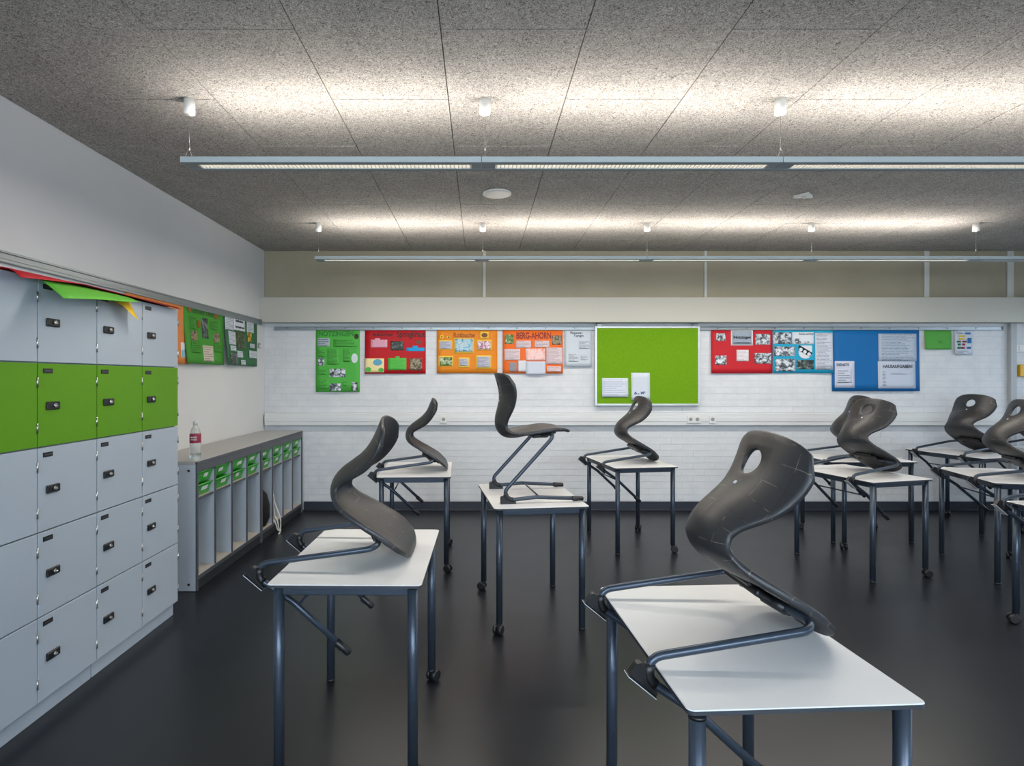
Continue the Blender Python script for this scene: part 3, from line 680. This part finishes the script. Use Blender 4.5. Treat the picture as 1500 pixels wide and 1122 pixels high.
# ceiling speaker and sensor
sp = thing('ceiling_speaker', 'round white recessed speaker in the ceiling below the near lamp row', 'speaker', (.133, 4.53, H))
MB().lathe([(.085, -.012), (.112, -.010), (.112, 0), (.085, 0)], WHITEPL, seg=32).obj('rim', sp)
MB().lathe([(.086, -.005), (.06, -.009), (.02, -.010)], mat('speaker_grille', '#b4b1a8', .7), seg=32).obj('grille', sp)
se = thing('ceiling_sensor', 'small white triangular sensor on the ceiling to the right', 'sensor', (2.55, 4.55, H))
MB().prism([(-.07, .04), (0, -.05), (.08, .035)], -.022, 0, WHITEPL).obj('cover', se)
MB().lathe([(.012, -.034), (.022, -.022)], mat('sensor_lens', '#c9c9c5', .3), (0, .005, 0), 14).obj('lens', se)

# ------------------------------------------------------------------ lockers
LXF, LW, LHT, LZ0 = -1.915, .3895, .3705, .086
def make_lockers(label, y0):
    r = thing('locker_cabinet', label, 'locker', (XL, y0, 0), group='locker cabinets on the left wall')
    D = LXF - XL
    body = MB().box2((.015, .002, LZ0), (D - .022, 2 * LW - .002, LZ0 + 5 * LHT), mat('locker_carcass', '#8e979f', .5), .002)
    body.obj('body', r)
    MB().box2((.015, .004, 0), (D - .03, 2 * LW - .004, LZ0), LOCKER, .002).obj('plinth', r)
    for c in range(2):
        for w in range(5):
            g = LGREEN if w == 3 else LOCKER
            yc = (c + .5) * LW; zc = LZ0 + (w + .5) * LHT
            d = MB().box((0, 0, 0), (.019, LW - .0055, LHT - .006), g, .0015).obj('door', r, (D - .0105, yc, zc))
            if w == 3: d['label'] = 'green door'
            ly = -LW / 2 + .085
            lk = MB().box((.014, ly, -.005), (.011, .080, .036), BLACK, .004)
            lk.tube([(.019, ly, -.003), (.028, ly, -.003)], .0085, CHROME, 14).box((.029, ly + .003, -.006), (.004, .012, .006), CHROME, .001)
            lk.tube([(.0195, ly + .028, -.003), (.0205, ly + .028, -.003)], .007, mat('lock_dial', '#2c2e33', .4), 10)
            lk.obj('lock', d)
            MB().box((.0105, -LW / 2 + .058, LHT / 2 - .035), (.003, .058, .021), BLACK, .001).box((.0122, -LW / 2 + .058, LHT / 2 - .035), (.0008, .04, .006), mat('tag_print', '#3d4046', .5)).obj('number_tag', d)
            for hz in (-.10, .10):
                MB().tube([(.011, LW / 2 - .004, hz - .022), (.011, LW / 2 - .004, hz + .022)], .0042, CHROME, 8).obj('hinge', d)
    return r
Y0 = 3.683 - 4 * LW
make_lockers('near two-column locker cabinet at the left picture edge with green fourth-tier doors', Y0)
make_lockers('farther two-column locker cabinet ending beside the low tray shelf', Y0 + 2 * LW)

# loose sheets lying over the locker tops
def patch(name, label, cat, rear, front, m, nx=8, ny=10, curve=1.8, th=.0016, wob=0.0, lift=0.0):
    """sheet from a rear edge to a drooping front edge; each edge is a list of points resampled along Y"""
    def samp(pl, t):
        f = t * (len(pl) - 1); i = min(int(f), len(pl) - 2); q = f - i
        return Vector(pl[i]).lerp(Vector(pl[i + 1]), q)
    bm = bmesh.new(); g = []; h = []
    uvl = bm.loops.layers.uv.new('sheet'); uvs = {}
    for j in range(ny + 1):
        t = j / ny; a, b = samp(rear, t), samp(front, t); ra = []; rb = []
        for i in range(nx + 1):
            s = i / nx
            p = a.lerp(b, s)
            edge = LXF + .002
            if p.x > edge and b.x > edge: p.z = a.z + (b.z - a.z) * ((p.x - edge) / (b.x - edge)) ** curve
            else: p.z = a.z
            p.z += wob * math.sin(5 * t) * s + lift
            ra.append(bm.verts.new(p + Vector((0, 0, th)))); rb.append(bm.verts.new(p))
            uvs[ra[-1]] = uvs[rb[-1]] = (t, s)
        g.append(ra); h.append(rb)
    for q, rev in ((g, 0), (h, 1)):
        for j in range(ny):
            for i in range(nx):
                f = bm.faces.new((q[j][i], q[j + 1][i], q[j + 1][i + 1], q[j][i + 1])); f.smooth = True
    for j in range(ny):
        for i in (0, nx): bm.faces.new((g[j][i], g[j + 1][i], h[j + 1][i], h[j][i]))
    for i in range(nx):
        for j in (0, ny): bm.faces.new((g[j][i], g[j][i + 1], h[j][i + 1], h[j][i]))
    for f in bm.faces:
        for l in f.loops: l[uvl].uv = uvs[l.vert]
    bmesh.ops.recalc_face_normals(bm, faces=bm.faces)
    me = bpy.data.meshes.new(name); bm.to_mesh(me); bm.free(); me.materials.append(m)
    o = link(name, me)
    return tag(o, label, cat)
ZT = LZ0 + 5 * LHT + .002
patch('paper_sheet', 'green sheet drooping over the locker tops under the red one', 'paper',
      [(-2.2, 2.52, ZT), (-2.2, 3.16, ZT)], [(-1.765, 2.462, 1.838), (-1.785, 2.74, 1.872), (-1.80, 2.92, 1.886), (-1.845, 3.14, 1.912)], paper('#5fae3a'), nx=16, curve=1.2)
gl = patch('printed_lines', '', '', [(-1.90, 2.72, ZT), (-1.90, 3.0, ZT)], [(-1.83, 2.76, 1.902), (-1.84, 2.98, 1.906)], lines_mat('#5fae3a', '#3b7a26', 5), nx=8, curve=1.2, lift=-.002)
for k in ('label', 'category'): del gl[k]
gl.parent = [o for o in bpy.data.objects if o.name.startswith('paper_sheet')][0]
patch('paper_sheet', 'bright red sheet lying across the near locker tops at the picture edge', 'paper',
      [(-2.25, 2.33, ZT + .004), (-2.25, 3.2, ZT + .004)], [(-1.838, 2.325, 1.902), (-1.838, 2.44, 1.913), (-1.862, 2.74, 1.94), (-1.89, 3.0, 1.944), (-1.90, 3.18, 1.945)], paper('#b51c28'), nx=16, lift=.002)
patch('paper_sheet', 'dark red sheet lying on the far locker top below the orange poster', 'paper',
      [(-2.2, 3.02, ZT + .007), (-2.2, 3.66, ZT + .007)], [(-1.885, 3.05, 1.943), (-1.875, 3.3, 1.935), (-1.875, 3.64, 1.93)], paper('#7d1a18'), nx=14)
patch('paper_sheet', 'small yellow paper flap hanging down over a locker door', 'paper',
      [(-2.05, 2.9, ZT - .001), (-2.05, 3.18, ZT - .001)], [(-1.86, 2.93, 1.90), (-1.85, 3.02, 1.872), (-1.845, 3.08, 1.835), (-1.85, 3.145, 1.815)], paper('#e2b91c'), nx=14, curve=.8)

# ------------------------------------------------------------------ low tray shelves
CX0, CX1, CH, CLEN = XL + .01, -1.985, .915, 1.21
ordn = ['first', 'second', 'third', 'fourth']
def make_shelf(label, y0, which):
    r = thing('tray_shelf', label, 'shelf', (CX0, y0, 0), group='low tray shelves along the left wall')
    D = CX1 - CX0; t = .019
    for k, y in enumerate((t / 2, CLEN - t / 2)):
        sd = MB().box2((0, y - t / 2, .004), (D - .012, y + t / 2, CH - .024), CAB).box2((D - .012, y - t / 2, .004), (D, y + t / 2, CH - .024), CABDARK).obj('side_panel', r)
        if k == 0 and which == 'near':
            for z in (.85, .05):
                MB().tube([(D - .06, 0, z), (D - .06, -.003, z)], .009, BLACK, 12).obj('bolt_cap', sd)
    MB().box2((0, 0, CH - .024), (D - .002, CLEN - .001, CH), CABTOP, .002).box2((D - .012, 0, CH - .022), (D + .001, CLEN - .001, CH - .003), CABDARK).obj('top_panel', r)
    MB().box2((D - .02, t, CH - .078), (D - .002, CLEN - t, CH - .024), CABDARK).obj('fascia', r)
    MB().box2((0, t, .1), (.008, CLEN - t, CH - .024), CAB).obj('back_panel', r)
    MB().box2((.008, t, .084), (D - .006, CLEN - t, .103), CABFLOOR).box2((D - .008, t, .078), (D - .002, CLEN - t, .104), CABDARK).obj('bottom_shelf', r)
    MB().box2((.02, t, .004), (D - .012, CLEN - t, .084), mat('plinth_black', '#26292d', .5)).obj('plinth', r)
    pit = (CLEN - t) / 4
    for k in range(1, 4):
        y = t / 2 + pit * k
        MB().box2((.008, y - .0085, .103), (D - .018, y + .0085, CH - .078), CAB).box2((D - .018, y - .0085, .103), (D - .010, y + .0085, CH - .078), CABDARK).obj('divider', r)
    for k in range(4):
        ya = t / 2 + pit * k + .0085; yb = t / 2 + pit * (k + 1) - .0085
        MB().box2((.008, ya, .632), (D - .03, yb, .648), CABFLOOR).box2((D - .03, ya, .632), (D - .022, yb, .648), CABDARK).obj('tray_board', r)
        for s, nm in ((0, 'lower'), (1, 'upper')):
            tr = thing('tray', '%s green tray in the %s compartment of the %s shelf, counted from the lockers' % (nm, ordn[k], which), 'tray',
                       (CX0 + .03 + random.uniform(0, .012), y0 + (ya + yb) / 2, .650 + s * .094), group='green trays in the low shelves')
            w = pit - .034; L_ = D - .06; hh = .082
            b = MB()
            b.box2((0, -w / 2 + .008, 0), (L_ - .03, w / 2 - .008, .003), TRAY)
            for sy in (-1, 1):
                b.prism([(0, 0), (L_ - .03, 0), (L_, hh), (0, hh)], sy * (w / 2) - (.0025 if sy > 0 else 0), sy * (w / 2) + (.0025 if sy < 0 else 0), TRAY, 'y')
            b.box2((0, -w / 2, 0), (.003, w / 2, hh), TRAY)
            # sloping front with a raised middle panel and a rolled lip
            b.prism([(L_ - .033, 0), (L_ - .030, 0), (L_, hh), (L_ - .003, hh)], -w / 2, w / 2, TRAY, 'y')
            b.prism([(L_ - .026, .012), (L_ - .020, .012), (L_ - .004, .060), (L_ - .010, .060)], -w * .36, w * .36, TRAY, 'y')
            b.tube([(L_ + .004, -w / 2, hh), (L_ + .004, w / 2, hh)], .006, TRAY, 8)
            b.obj('bin', tr)
            lw = random.uniform(.06, .10)
            MB().box((L_ - .0035, random.uniform(-.03, .03), .05), (.0015, lw, .03), lines_mat('#d5dad8', '#9a86a8', 2), 0, Euler((0, R(19), 0))).obj('name_sticker', tr)
    return r
sh1 = make_shelf('low grey tray shelf next to the lockers carrying a bottle', 4.075, 'near')
sh2 = make_shelf('low grey tray shelf in the back left corner with a cable hanging out', 4.075 + CLEN, 'far')
# bottle
bt = thing('water_bottle', 'clear plastic bottle with a red label on the near tray shelf', 'bottle', (-2.03, 4.14, CH))
PET = mat('clear_plastic', '#eef4f4', .06, 0, .5, **{'Transmission Weight': .92, 'IOR': 1.2, 'Alpha': .75})
prof = [(.012, .003), (.030, 0), (.036, .006), (.0375, .02), (.036, .045), (.0375, .055), (.0375, .165), (.036, .185), (.029, .215), (.018, .24), (.0135, .252), (.0135, .262)]
MB().lathe(prof, PET, seg=28).obj('bottle_body', bt)
MB().lathe([(.0382, .125), (.0384, .127), (.0384, .188 - .003), (.0375, .188)], mat('bottle_label_red', '#8f1f3e', .4), seg=28).obj('bottle_label', bt)
MB().lathe([(.0155, .252), (.0155, .276), (.0145, .279)], mat('clear_cap', '#cfd3d0', .35), seg=18).obj('bottle_cap', bt)
lm = text_mesh('MINERAL', mat('label_white', '#e4e0e2', .5), (.045, .012))
link('label_lettering', lm, bt, (.008, -.0392, .166), (R(90), 0, 0))
lm = text_mesh('WASSER', mat('label_white', '#e4e0e2', .5), (.042, .010))
link('label_lettering', lm, bt, (.008, -.0392, .150), (R(90), 0, 0))
MB().lathe([(.010, .012), (.035, .012), (.0352, .03), (.034, .05)], mat('water', '#dfe8e8', .02, 0, .5, **{'Transmission Weight': 1.0, 'IOR': 1.33}), seg=24).obj('water', bt)
# dark bag and white cable in the far shelf
yA = 4.075 + CLEN
bag = MB()
bag.lathe([(.02, 0), (.12, .01), (.15, .08), (.15, .20), (.125, .30), (.07, .365), (.015, .385)], mat('black_cloth', '#08080a', .85), seg=20)
bo = bag.obj('bag'); bo.location = (-2.135, yA + .170, .104); tag(bo, 'black round-topped bag in the first bay of the corner tray shelf', 'bag')
cb = MB()
WC = mat('white_cable', '#cfcfc8', .5)
y = yA + .48
def curve3(pts, n=8):
    pts = [Vector(p) for p in pts]; out = []
    for i in range(len(pts) - 1):
        p0, p1, p2, p3 = pts[max(i - 1, 0)], pts[i], pts[i + 1], pts[min(i + 2, len(pts) - 1)]
        for k in range(n):
            t = k / n
            out.append(.5 * ((2 * p1) + (-p0 + p2) * t + (2 * p0 - 5 * p1 + 4 * p2 - p3) * t * t + (-p0 + 3 * p1 - 3 * p2 + p3) * t ** 3))
    out.append(pts[-1]); return out
cb.tube(curve3([(-2.12, y + .05, .42), (-2.06, y, .36), (-2.03, y - .02, .26), (-1.965, y - .06, .13), (-1.96, y - .06, .06), (-1.99 + .035, y - .08, .012), (-1.94, y - .14, .008), (-1.93, y - .2, .007)]), .0065, WC, 8)
cb.tube(curve3([(-2.10, y + .06, .40), (-2.04, y - .02, .22), (-2.0, y - .10, .15), (-1.965, y - .13, .11), (-1.955, y - .13, .05), (-1.94, y - .13, .007)]), .0065, WC, 8)
cb.tube(curve3([(-2.06, y - .12, .115), (-2.0, y - .16, .13), (-1.965, y - .18, .10), (-1.95, y - .17, .04), (-1.93, y - .14, .02)]), .006, WC, 8)
tag(cb.obj('cable'), 'white power cable looping out of the corner tray shelf onto the floor', 'cable')

# ------------------------------------------------------------------ tables
TW, TL, TH = .572, .787, .742
def rounded_rect(w, l, r, n=5):
    out = []
    for (sx, sy, a0) in ((1, 1, 0), (-1, 1, 90), (-1, -1, 180), (1, -1, 270)):
        for k in range(n + 1):
            a = R(a0 + 90 * k / n)
            out.append((sx * (w / 2 - r) + r * math.cos(a), sy * (l / 2 - r) + r * math.sin(a)))
    return out
def make_table():
    r = thing('school_table', 'x', 'table')
    m = MB()
    ol = rounded_rect(TW, TL, .018); ol2 = rounded_rect(TW - .004, TL - .004, .016)
    m.prism(ol, TH - .0125, TH - .0025, TOP_EDGE)
    a = [m.bm.verts.new((x, y, TH - .0025)) for x, y in ol]; b = [m.bm.verts.new((x, y, TH)) for x, y in ol2]
    n = len(a); fs = [m.bm.faces.new((a[i], a[(i + 1) % n], b[(i + 1) % n], b[i])) for i in range(n)] + [m.bm.faces.new(b)]
    m._fin(fs, TOP)
    m.obj('tabletop', r)
    ix, iy, lr = TW / 2 - .036, TL / 2 - .036, .0195
    for sx in (-1, 1):
        for sy in (-1, 1):
            caster = sx > 0
            z0 = .062 if caster else .0
            lg = MB().tube([(0, 0, z0 + (.0 if caster else .006)), (0, 0, TH - .0135)], lr, METAL, 20)
            lo = lg.obj('leg', r, (sx * ix, sy * iy, 0))
            MB().lathe([(lr + .0012, TH - .022), (lr + .0012, TH - .0133)], BLACK, seg=20).obj('leg_cap', lo)
            if caster:
                c = MB()
                for q in (-1, 1):
                    c.tube([(.014, q * .006, .029), (.014, q * .024, .029), (.014, q * .028, .029)], [.029, .029, .023], BLACK, 18)
                c.tube([(.014, -.008, .029), (.014, .008, .029)], .012, BLACK, 10)
                c.tube([(.004, 0, .045), (0, 0, .066)], .016, BLACK, 14).box((.008, 0, .043), (.03, .014, .022), BLACK, .004)
                c.obj('caster', lo, (0, 0, 0), (0, 0, R(40 * sy + 15)))
            else:
                MB().lathe([(lr - .002, 0), (lr + .001, .003), (lr + .001, .012)], BLACK, seg=18).obj('foot_glide', lo)
    for sx in (-1, 1):
        MB().box((sx * ix, 0, TH - .031), (.022, 2 * iy - 2 * lr + .004, .034), METAL, .003).obj('frame_rail', r)
    for sy in (-1, 1):
        MB().box((0, sy * iy, TH - .031), (2 * ix - 2 * lr + .004, .022, .034), METAL, .003).obj('frame_rail', r)
    return r
# near-left corner x, y, lean of the long side (degrees to the right), half turn, label
def from_corner(x, y, a):
    a = R(a); u = Vector((math.cos(a), -math.sin(a))); v = Vector((math.sin(a), math.cos(a)))
    c = Vector((x, y)) + u * TW / 2 + v * TL / 2
    return c.x, c.y, -a
TABLES = dict(
    A=(*from_corner(-.786, 2.13, .8), 'pale table in front of the lockers with a chair hung over its left side'),
    B=(*from_corner(-.795, 4.443, -2.2), 'pale table by the back wall, behind the left foreground table'),
    C=(*from_corner(1.14, 4.89, -8.8), 'pale table by the back wall under the pinboard'),
    D=(*from_corner(.475, 1.322, -3.0), 'largest pale table in the right foreground, nearest the camera'),
    E=(*from_corner(.083, 3.37, -7), 'pale table in the middle with an upright chair standing on it'),
    F=(*from_corner(2.86, 4.22, -14.5), 'pale table right of the foreground chair, its casters on the right'),
    G=(3.577, 5.54, R(90), 'pale table turned sideways near the back wall under the blue poster'),
    H=(*from_corner(4.748, 5.48, -13), 'pale table near the back wall on the right, below the call point'),
    I=(*from_corner(3.73, 4.2, 12), 'pale table at the right picture edge with chair frame over its left side'),
    J=(*from_corner(3.301, 2.802, -4), 'table mostly cut off by the right picture edge with casters on its left'),
    K=(*from_corner(5.613, 5.625, -9), 'farthest table at the right, mostly hidden behind the chairs'))
tp = make_table(); first = True
TOBJ = {}
for k, (x, y, rz, lab) in TABLES.items():
    o = tp if first else copy_tree(tp); first = False
    if k in 'EJ': rz += math.pi
    o.location = (x, y, 0); o.rotation_euler = (0, 0, rz); o['label'] = lab; o['group'] = 'school tables'
    TOBJ[k] = o
    if k == 'D':      # this table's near leg sits lower, its cap shows; the end rail is set back under the top
        for c in list(o.children):
            if c.name.startswith('leg') and c.location.x < 0 and c.location.y < 0: c.scale.z = .98
            if c.name.startswith('frame_rail') and abs(c.data.vertices[0].co.x) < TW / 2 - .045 and sum(v.co.y for v in c.data.vertices) < -1: c.location.y = .13

# ------------------------------------------------------------------ chairs
PROF = [(.452, .410), (.440, .421), (.395, .434), (.31, .431), (.225, .411), (.155, .390), (.092, .378), (.042, .384), (.007, .413), (-.010, .455), (-.009, .505), (.004, .558), (.017, .617), (.015, .678), (.003, .729), (-.013, .785)]
def cr(pts, n):
    out = []
    for i in range(len(pts) - 1):
        p0, p1, p2, p3 = [Vector(pts[j]) for j in (max(i - 1, 0), i, i + 1, min(i + 2, len(pts) - 1))]
        for k in range(n):
            t = k / n
            out.append(.5 * ((2 * p1) + (-p0 + p2) * t + (2 * p0 - 5 * p1 + 4 * p2 - p3) * t * t + (-p0 + 3 * p1 - 3 * p2 + p3) * t ** 3))
    out.append(Vector(pts[-1])); return out
poly = cr(PROF, 12)
arc = [0.0]
for i in range(1, len(poly)): arc.append(arc[-1] + (poly[i] - poly[i - 1]).length)
SL = arc[-1]
def prof_at(s):
    s = max(0.0, min(SL, s))
    lo, hi = 0, len(arc) - 1
    while hi - lo > 1:
        mid = (lo + hi) // 2
        if arc[mid] <= s: lo = mid
        else: hi = mid
    q = (s - arc[lo]) / max(1e-9, arc[hi] - arc[lo])
    p = poly[lo].lerp(poly[hi], q); d = (poly[hi] - poly[lo]).normalized()
    return p, d
def key_interp(keys, s):
    """Catmull-Rom through (fraction, value) keys"""
    x = min(1.0, max(0.0, s / SL))
    n = len(keys)
    for i in range(n - 1):
        if x <= keys[i + 1][0]:
            a, b = keys[i], keys[i + 1]; p = keys[max(i - 1, 0)]; q = keys[min(i + 2, n - 1)]
            h = b[0] - a[0]; t = (x - a[0]) / h
            m0 = (b[1] - p[1]) / max(1e-6, b[0] - p[0]) * h; m1 = (q[1] - a[1]) / max(1e-6, q[0] - a[0]) * h
            return (2*t**3 - 3*t*t + 1) * a[1] + (t**3 - 2*t*t + t) * m0 + (3*t*t - 2*t**3) * b[1] + (t**3 - t*t) * m1
    return keys[-1][1]
WID = [(0, .185), (.10, .200), (.25, .204), (.37, .186), (.47, .150), (.54, .127), (.60, .121), (.67, .136), (.76, .172), (.85, .198), (.92, .204), (1, .198)]
CRV = [(0, .000), (.12, .002), (.25, .010), (.38, .026), (.48, .036), (.57, .042), (.66, .050), (.78, .062), (.88, .063), (1, .050)]
def shell_point(s, t):
    p, d = prof_at(s)
    nrm = Vector((d.y, -d.x))          # towards the sitter: up on the seat, forward on the back
    w = key_interp(WID, s); c = key_interp(CRV, s)
    q = p + nrm * (c * abs(t) ** 2.2)
    return Vector((q.x, t * w, q.y))
def shell_mesh():
    ns, nt = 46, 18
    bm = bmesh.new(); uvl = bm.loops.layers.uv.new('metres')
    def end_s(t, r, n):
        return r * (1 - max(0.0, 1 - abs(t) ** n) ** (1 / n))
    T = [math.sin(math.pi / 2 * (-1 + 2 * j / nt)) * .35 + .65 * (-1 + 2 * j / nt) for j in range(nt + 1)]
    P = [[None] * (nt + 1) for _ in range(ns + 1)]
    for j, t in enumerate(T):
        s0 = end_s(t, .12, 2.4); s1 = SL - end_s(t, .085, 2.8)
        for i in range(ns + 1):
            k = i / ns
            P[i][j] = (s0 + (s1 - s0) * k, t)
    def nrm(s, t):
        e = .004
        a = shell_point(min(SL, s + e), t) - shell_point(max(0, s - e), t)
        b = shell_point(s, min(1, t + .03)) - shell_point(s, max(-1, t - .03))
        return a.cross(b).normalized()
    hs, hw, hr_s, hr_y = SL - .098, 0.0, .046, .046
    jc = nt // 2
    ic = min(range(ns + 1), key=lambda i: abs(P[i][jc][0] - hs))
    ri, rj = 3, 3
    def half(s, t):
        # thickness grows into a soft bead at the rim
        return .006 + .0052 * abs(t) ** 4
    F, B = {}, {}
    info = {}
    def add(key, s, t):
        p = shell_point(s, t); n = nrm(s, t); h = half(s, t)
        F[key] = bm.verts.new(p + n * h); B[key] = bm.verts.new(p - n * h)
        uv = (t * key_interp(WID, s) + .5, s)
        info[F[key]] = info[B[key]] = uv
    for i in range(ns + 1):
        for j in range(nt + 1):
            if ic - ri < i < ic + ri and jc - rj < j < jc + rj: continue
            add((i, j), *P[i][j])
    quads = []
    for i in range(ns):
        for j in range(nt):
            if ic - ri <= i < ic + ri and jc - rj <= j < jc + rj: continue
            quads.append(((i, j), (i + 1, j), (i + 1, j + 1), (i, j + 1)))
    ring = [(ic - ri + k, jc - rj) for k in range(2 * ri)] + [(ic + ri, jc - rj + k) for k in range(2 * rj)] + [(ic + ri - k, jc + rj) for k in range(2 * ri)] + [(ic - ri, jc + rj - k) for k in range(2 * rj)]
    n = len(ring)
    for k, (i, j) in enumerate(ring):
        s, t = P[i][j]; w = key_interp(WID, hs)
        a = math.atan2((s - hs) / hr_s, t * w / hr_y)
        add(('h', k), hs + hr_s * math.sin(a), hr_y * math.cos(a) / w)
    for k in range(n):
        quads.append((ring[k], ('h', k), ('h', (k + 1) % n), ring[(k + 1) % n]))
    for q in quads:
        bm.faces.new([F[v] for v in q]); bm.faces.new([B[v] for v in q][::-1])
    outer = [(i, 0) for i in range(ns)] + [(ns, j) for j in range(nt)] + [(ns - i, nt) for i in range(ns)] + [(0, nt - j) for j in range(nt)]
    inner = {}
    for (i, j) in outer: inner[(i, j)] = (min(max(i, 1), ns - 1), min(max(j, 1), nt - 1))
    def rim(keys, inn, push):
        M = []
        for k in keys:
            c = (F[k].co + B[k].co) / 2; h = (F[k].co - B[k].co).length / 2
            ik = inn(k); o = (c - (F[ik].co + B[ik].co) / 2)
            nn = (F[k].co - B[k].co).normalized(); o = (o - nn * o.dot(nn)).normalized()
            M.append((bm.verts.new(c + nn * h * .6 + o * h * .75 * push), bm.verts.new(c - nn * h * .6 + o * h * .75 * push)))
            info[M[-1][0]] = info[M[-1][1]] = (0.5, info[F[k]][1])
        m_ = len(keys)
        for q in range(m_):
            a, b = keys[q], keys[(q + 1) % m_]; (a1, a2), (b1, b2) = M[q], M[(q + 1) % m_]
            bm.faces.new((F[a], F[b], b1, a1)); bm.faces.new((a1, b1, b2, a2)); bm.faces.new((a2, b2, B[b], B[a]))
    rim(outer, lambda k: inner[k], 1.0)
    hk = [('h', k) for k in range(n)]
    rim(hk, lambda k: ring[k[1]], .6)
    for f in bm.faces:
        f.smooth = True
        for l in f.loops: l[uvl].uv = info[l.vert]
    bmesh.ops.recalc_face_normals(bm, faces=bm.faces)
    me = bpy.data.meshes.new('seat_shell'); bm.to_mesh(me); bm.free(); me.materials.append(SHELL)
    return me
TR = .0118
def make_chair():
    r = thing('school_chair', 'x', 'chair')
    sh = link('seat_shell', shell_mesh(), r)
    # maker's inlay on the back of the shell, below the grip hole
    s = SL - .180; p = shell_point(s, 0); e = shell_point(s + .01, 0) - shell_point(s - .01, 0); e.normalize()
    ang = math.atan2(e.x, e.z)
    MB().box((0, 0, 0), (.004, .012, .012), mat('silver_inlay', '#c5ccd0', .4), .001).obj('inlay', sh, p + Vector((-e.z, 0, e.x)) * .0065, (0, ang, 0))
    mt = MB().box((.275, 0, .394), (.13, .20, .022), BLACK, .008, Euler((0, R(-8), 0)), 2)
    mt.box((.285, 0, .401), (.17, .13, .018), BLACK, .006, Euler((0, R(-6), 0)))
    for sy in (-1, 1): mt.tube([(.262, sy * .06, .392), (.292, sy * .13, .400)], .0165, BLACK, 12)
    mt.obj('seat_mount', r)
    for sy in (-1, 1):
        path = fillet([(.262, sy * .06, .392), (.325, sy * .238, .418), (-.052, sy * .243, .0125), (.20, sy * .240, .034), (.49, sy * .232, .0165)], [.045, .042, .15])
        ft = MB().tube(path, TR, METAL, 14).obj('frame_tube', r)
        # plastic shoe wrapped round the lower bend, its edge highlight painted as a pale flat sole
        lo = [q for q in path if q.z < .06 and q.x < .07]
        lo = [lo[0] + (lo[0] - lo[1]) * .4] + lo[1:]
        sho = MB().tube(lo, TR + .0035, BLACK, 14)
        y = sy * .2425
        sho.prism([(-.020, .001), (.072, .001), (.074, .010), (.03, .016), (.004, .045), (-.014, .045), (-.021, .036)], y - .011, y + .011, BLACK, 'y')
        sho.box((.026, y, .0005), (.094, .034, .004), BLACK, .001)
        sho.obj('floor_shoe', ft)
        MB().box((.026, y, -.002), (.096, .036, .0018), SOLE).obj('sole_highlight', ft)
        e0, e1 = Vector(path[-1]), Vector(path[-2]); d = (e1 - e0).normalized()
        ec = MB().tube([e0 - d * .006, e0, e0 + d * .062, e0 + d * .066], [TR * .8, TR + .0032, TR + .0032, TR + .001], BLACK, 14)
        ec.box(e0 + d * .045 + Vector((0, 0, -.012)), (.03, .02, .008), BLACK, .002)
        ec.obj('end_cap', ft)
    MB().tube([(.22, -.23, .034), (.22, .23, .034)], .0055, METAL, 8).obj('cross_bar', r)
    return r
ch = make_chair()
shell_co = [v.co.copy() for v in [c for c in ch.children if c.name.startswith('seat_shell')][0].data.vertices]
# hung pose: rear bend hooked over the table edge, front of the seat resting on the top
OVER = .108
def pose():
    best = None
    for k in range(300, 560):
        th = R(k / 10)
        c, s = math.cos(th), math.sin(th)
        mz = min(-v.x * s + v.z * c for v in shell_co)
        z0 = TH - mz
        # height of the slanting tube's underside above the table edge
        a = Vector((.01, .0385)); b = Vector((.335, .425))
        ax, az = a.x * c + a.y * s, -a.x * s + a.y * c; bx_, bz = b.x * c + b.y * s, -b.x * s + b.y * c
        q = (OVER - ax) / (bx_ - ax); zt = z0 + az + (bz - az) * q - TR / math.cos(math.atan2(bz - az, bx_ - ax))
        d = zt - (TH + .001)
        if best is None or abs(d) < best[0]: best = (abs(d), th, z0, d)
    return best
_, THETA, ZHUNG, dd = pose()
print('hung pose', math.degrees(THETA), ZHUNG, dd)
CH = [('A', 0, 0, -0.015, 'charcoal chair hung on the foreground table beside the lockers, back towards the left'),
      ('B', 0, 0, 0.035, 'small charcoal chair hung on the back-wall table under the red poster'),
      ('C', 0, 0, 0.012, 'charcoal chair hung on the table in front of the green pinboard'),
      ('D', 0, .045, .043, 'largest charcoal chair in the right foreground with a grip hole in its back'),
      ('F', 0, 0, 0.045, 'charcoal chair on the right with another chair directly behind it'),
      ('G', 90, 0, 0.055, 'charcoal chair half hidden behind the front chair under the blue poster'),
      ('H', 0, 0, 0.04, 'charcoal chair before the back wall, white wall seen through its grip hole'),
      ('I', 0, 0, 0.02, 'charcoal chair cut off by the right picture edge, second hole from the right'),
      ('J', 0, .10, 0, 'chair nearly outside the right picture edge, only frame shoes in view'),
      ('K', 0, 0, 0, 'farthest chair at the right edge, only a frame tube in view')]
first = True
for k, turn, sh_, dx, lab in CH:
    o = ch if first else copy_tree(ch); first = False
    x, y, rz, _l = TABLES[k]
    half = TW / 2
    if k == 'G': rz = 0.0; half = TL / 2
    u = Vector((math.cos(rz), math.sin(rz))); v = Vector((-math.sin(rz), math.cos(rz)))
    p = Vector((x, y)) - u * (half + OVER - dx) + v * sh_
    o.location = (p.x, p.y, ZHUNG); o.rotation_euler = (0, THETA, rz)
    o['label'] = lab; o['group'] = 'charcoal school chairs'
o = copy_tree(ch)
o.location = (.114, 3.735, TH + .003); o.rotation_euler = (0, 0, R(7))
o['label'] = 'charcoal chair standing upright on top of the middle table'; o['group'] = 'charcoal school chairs'
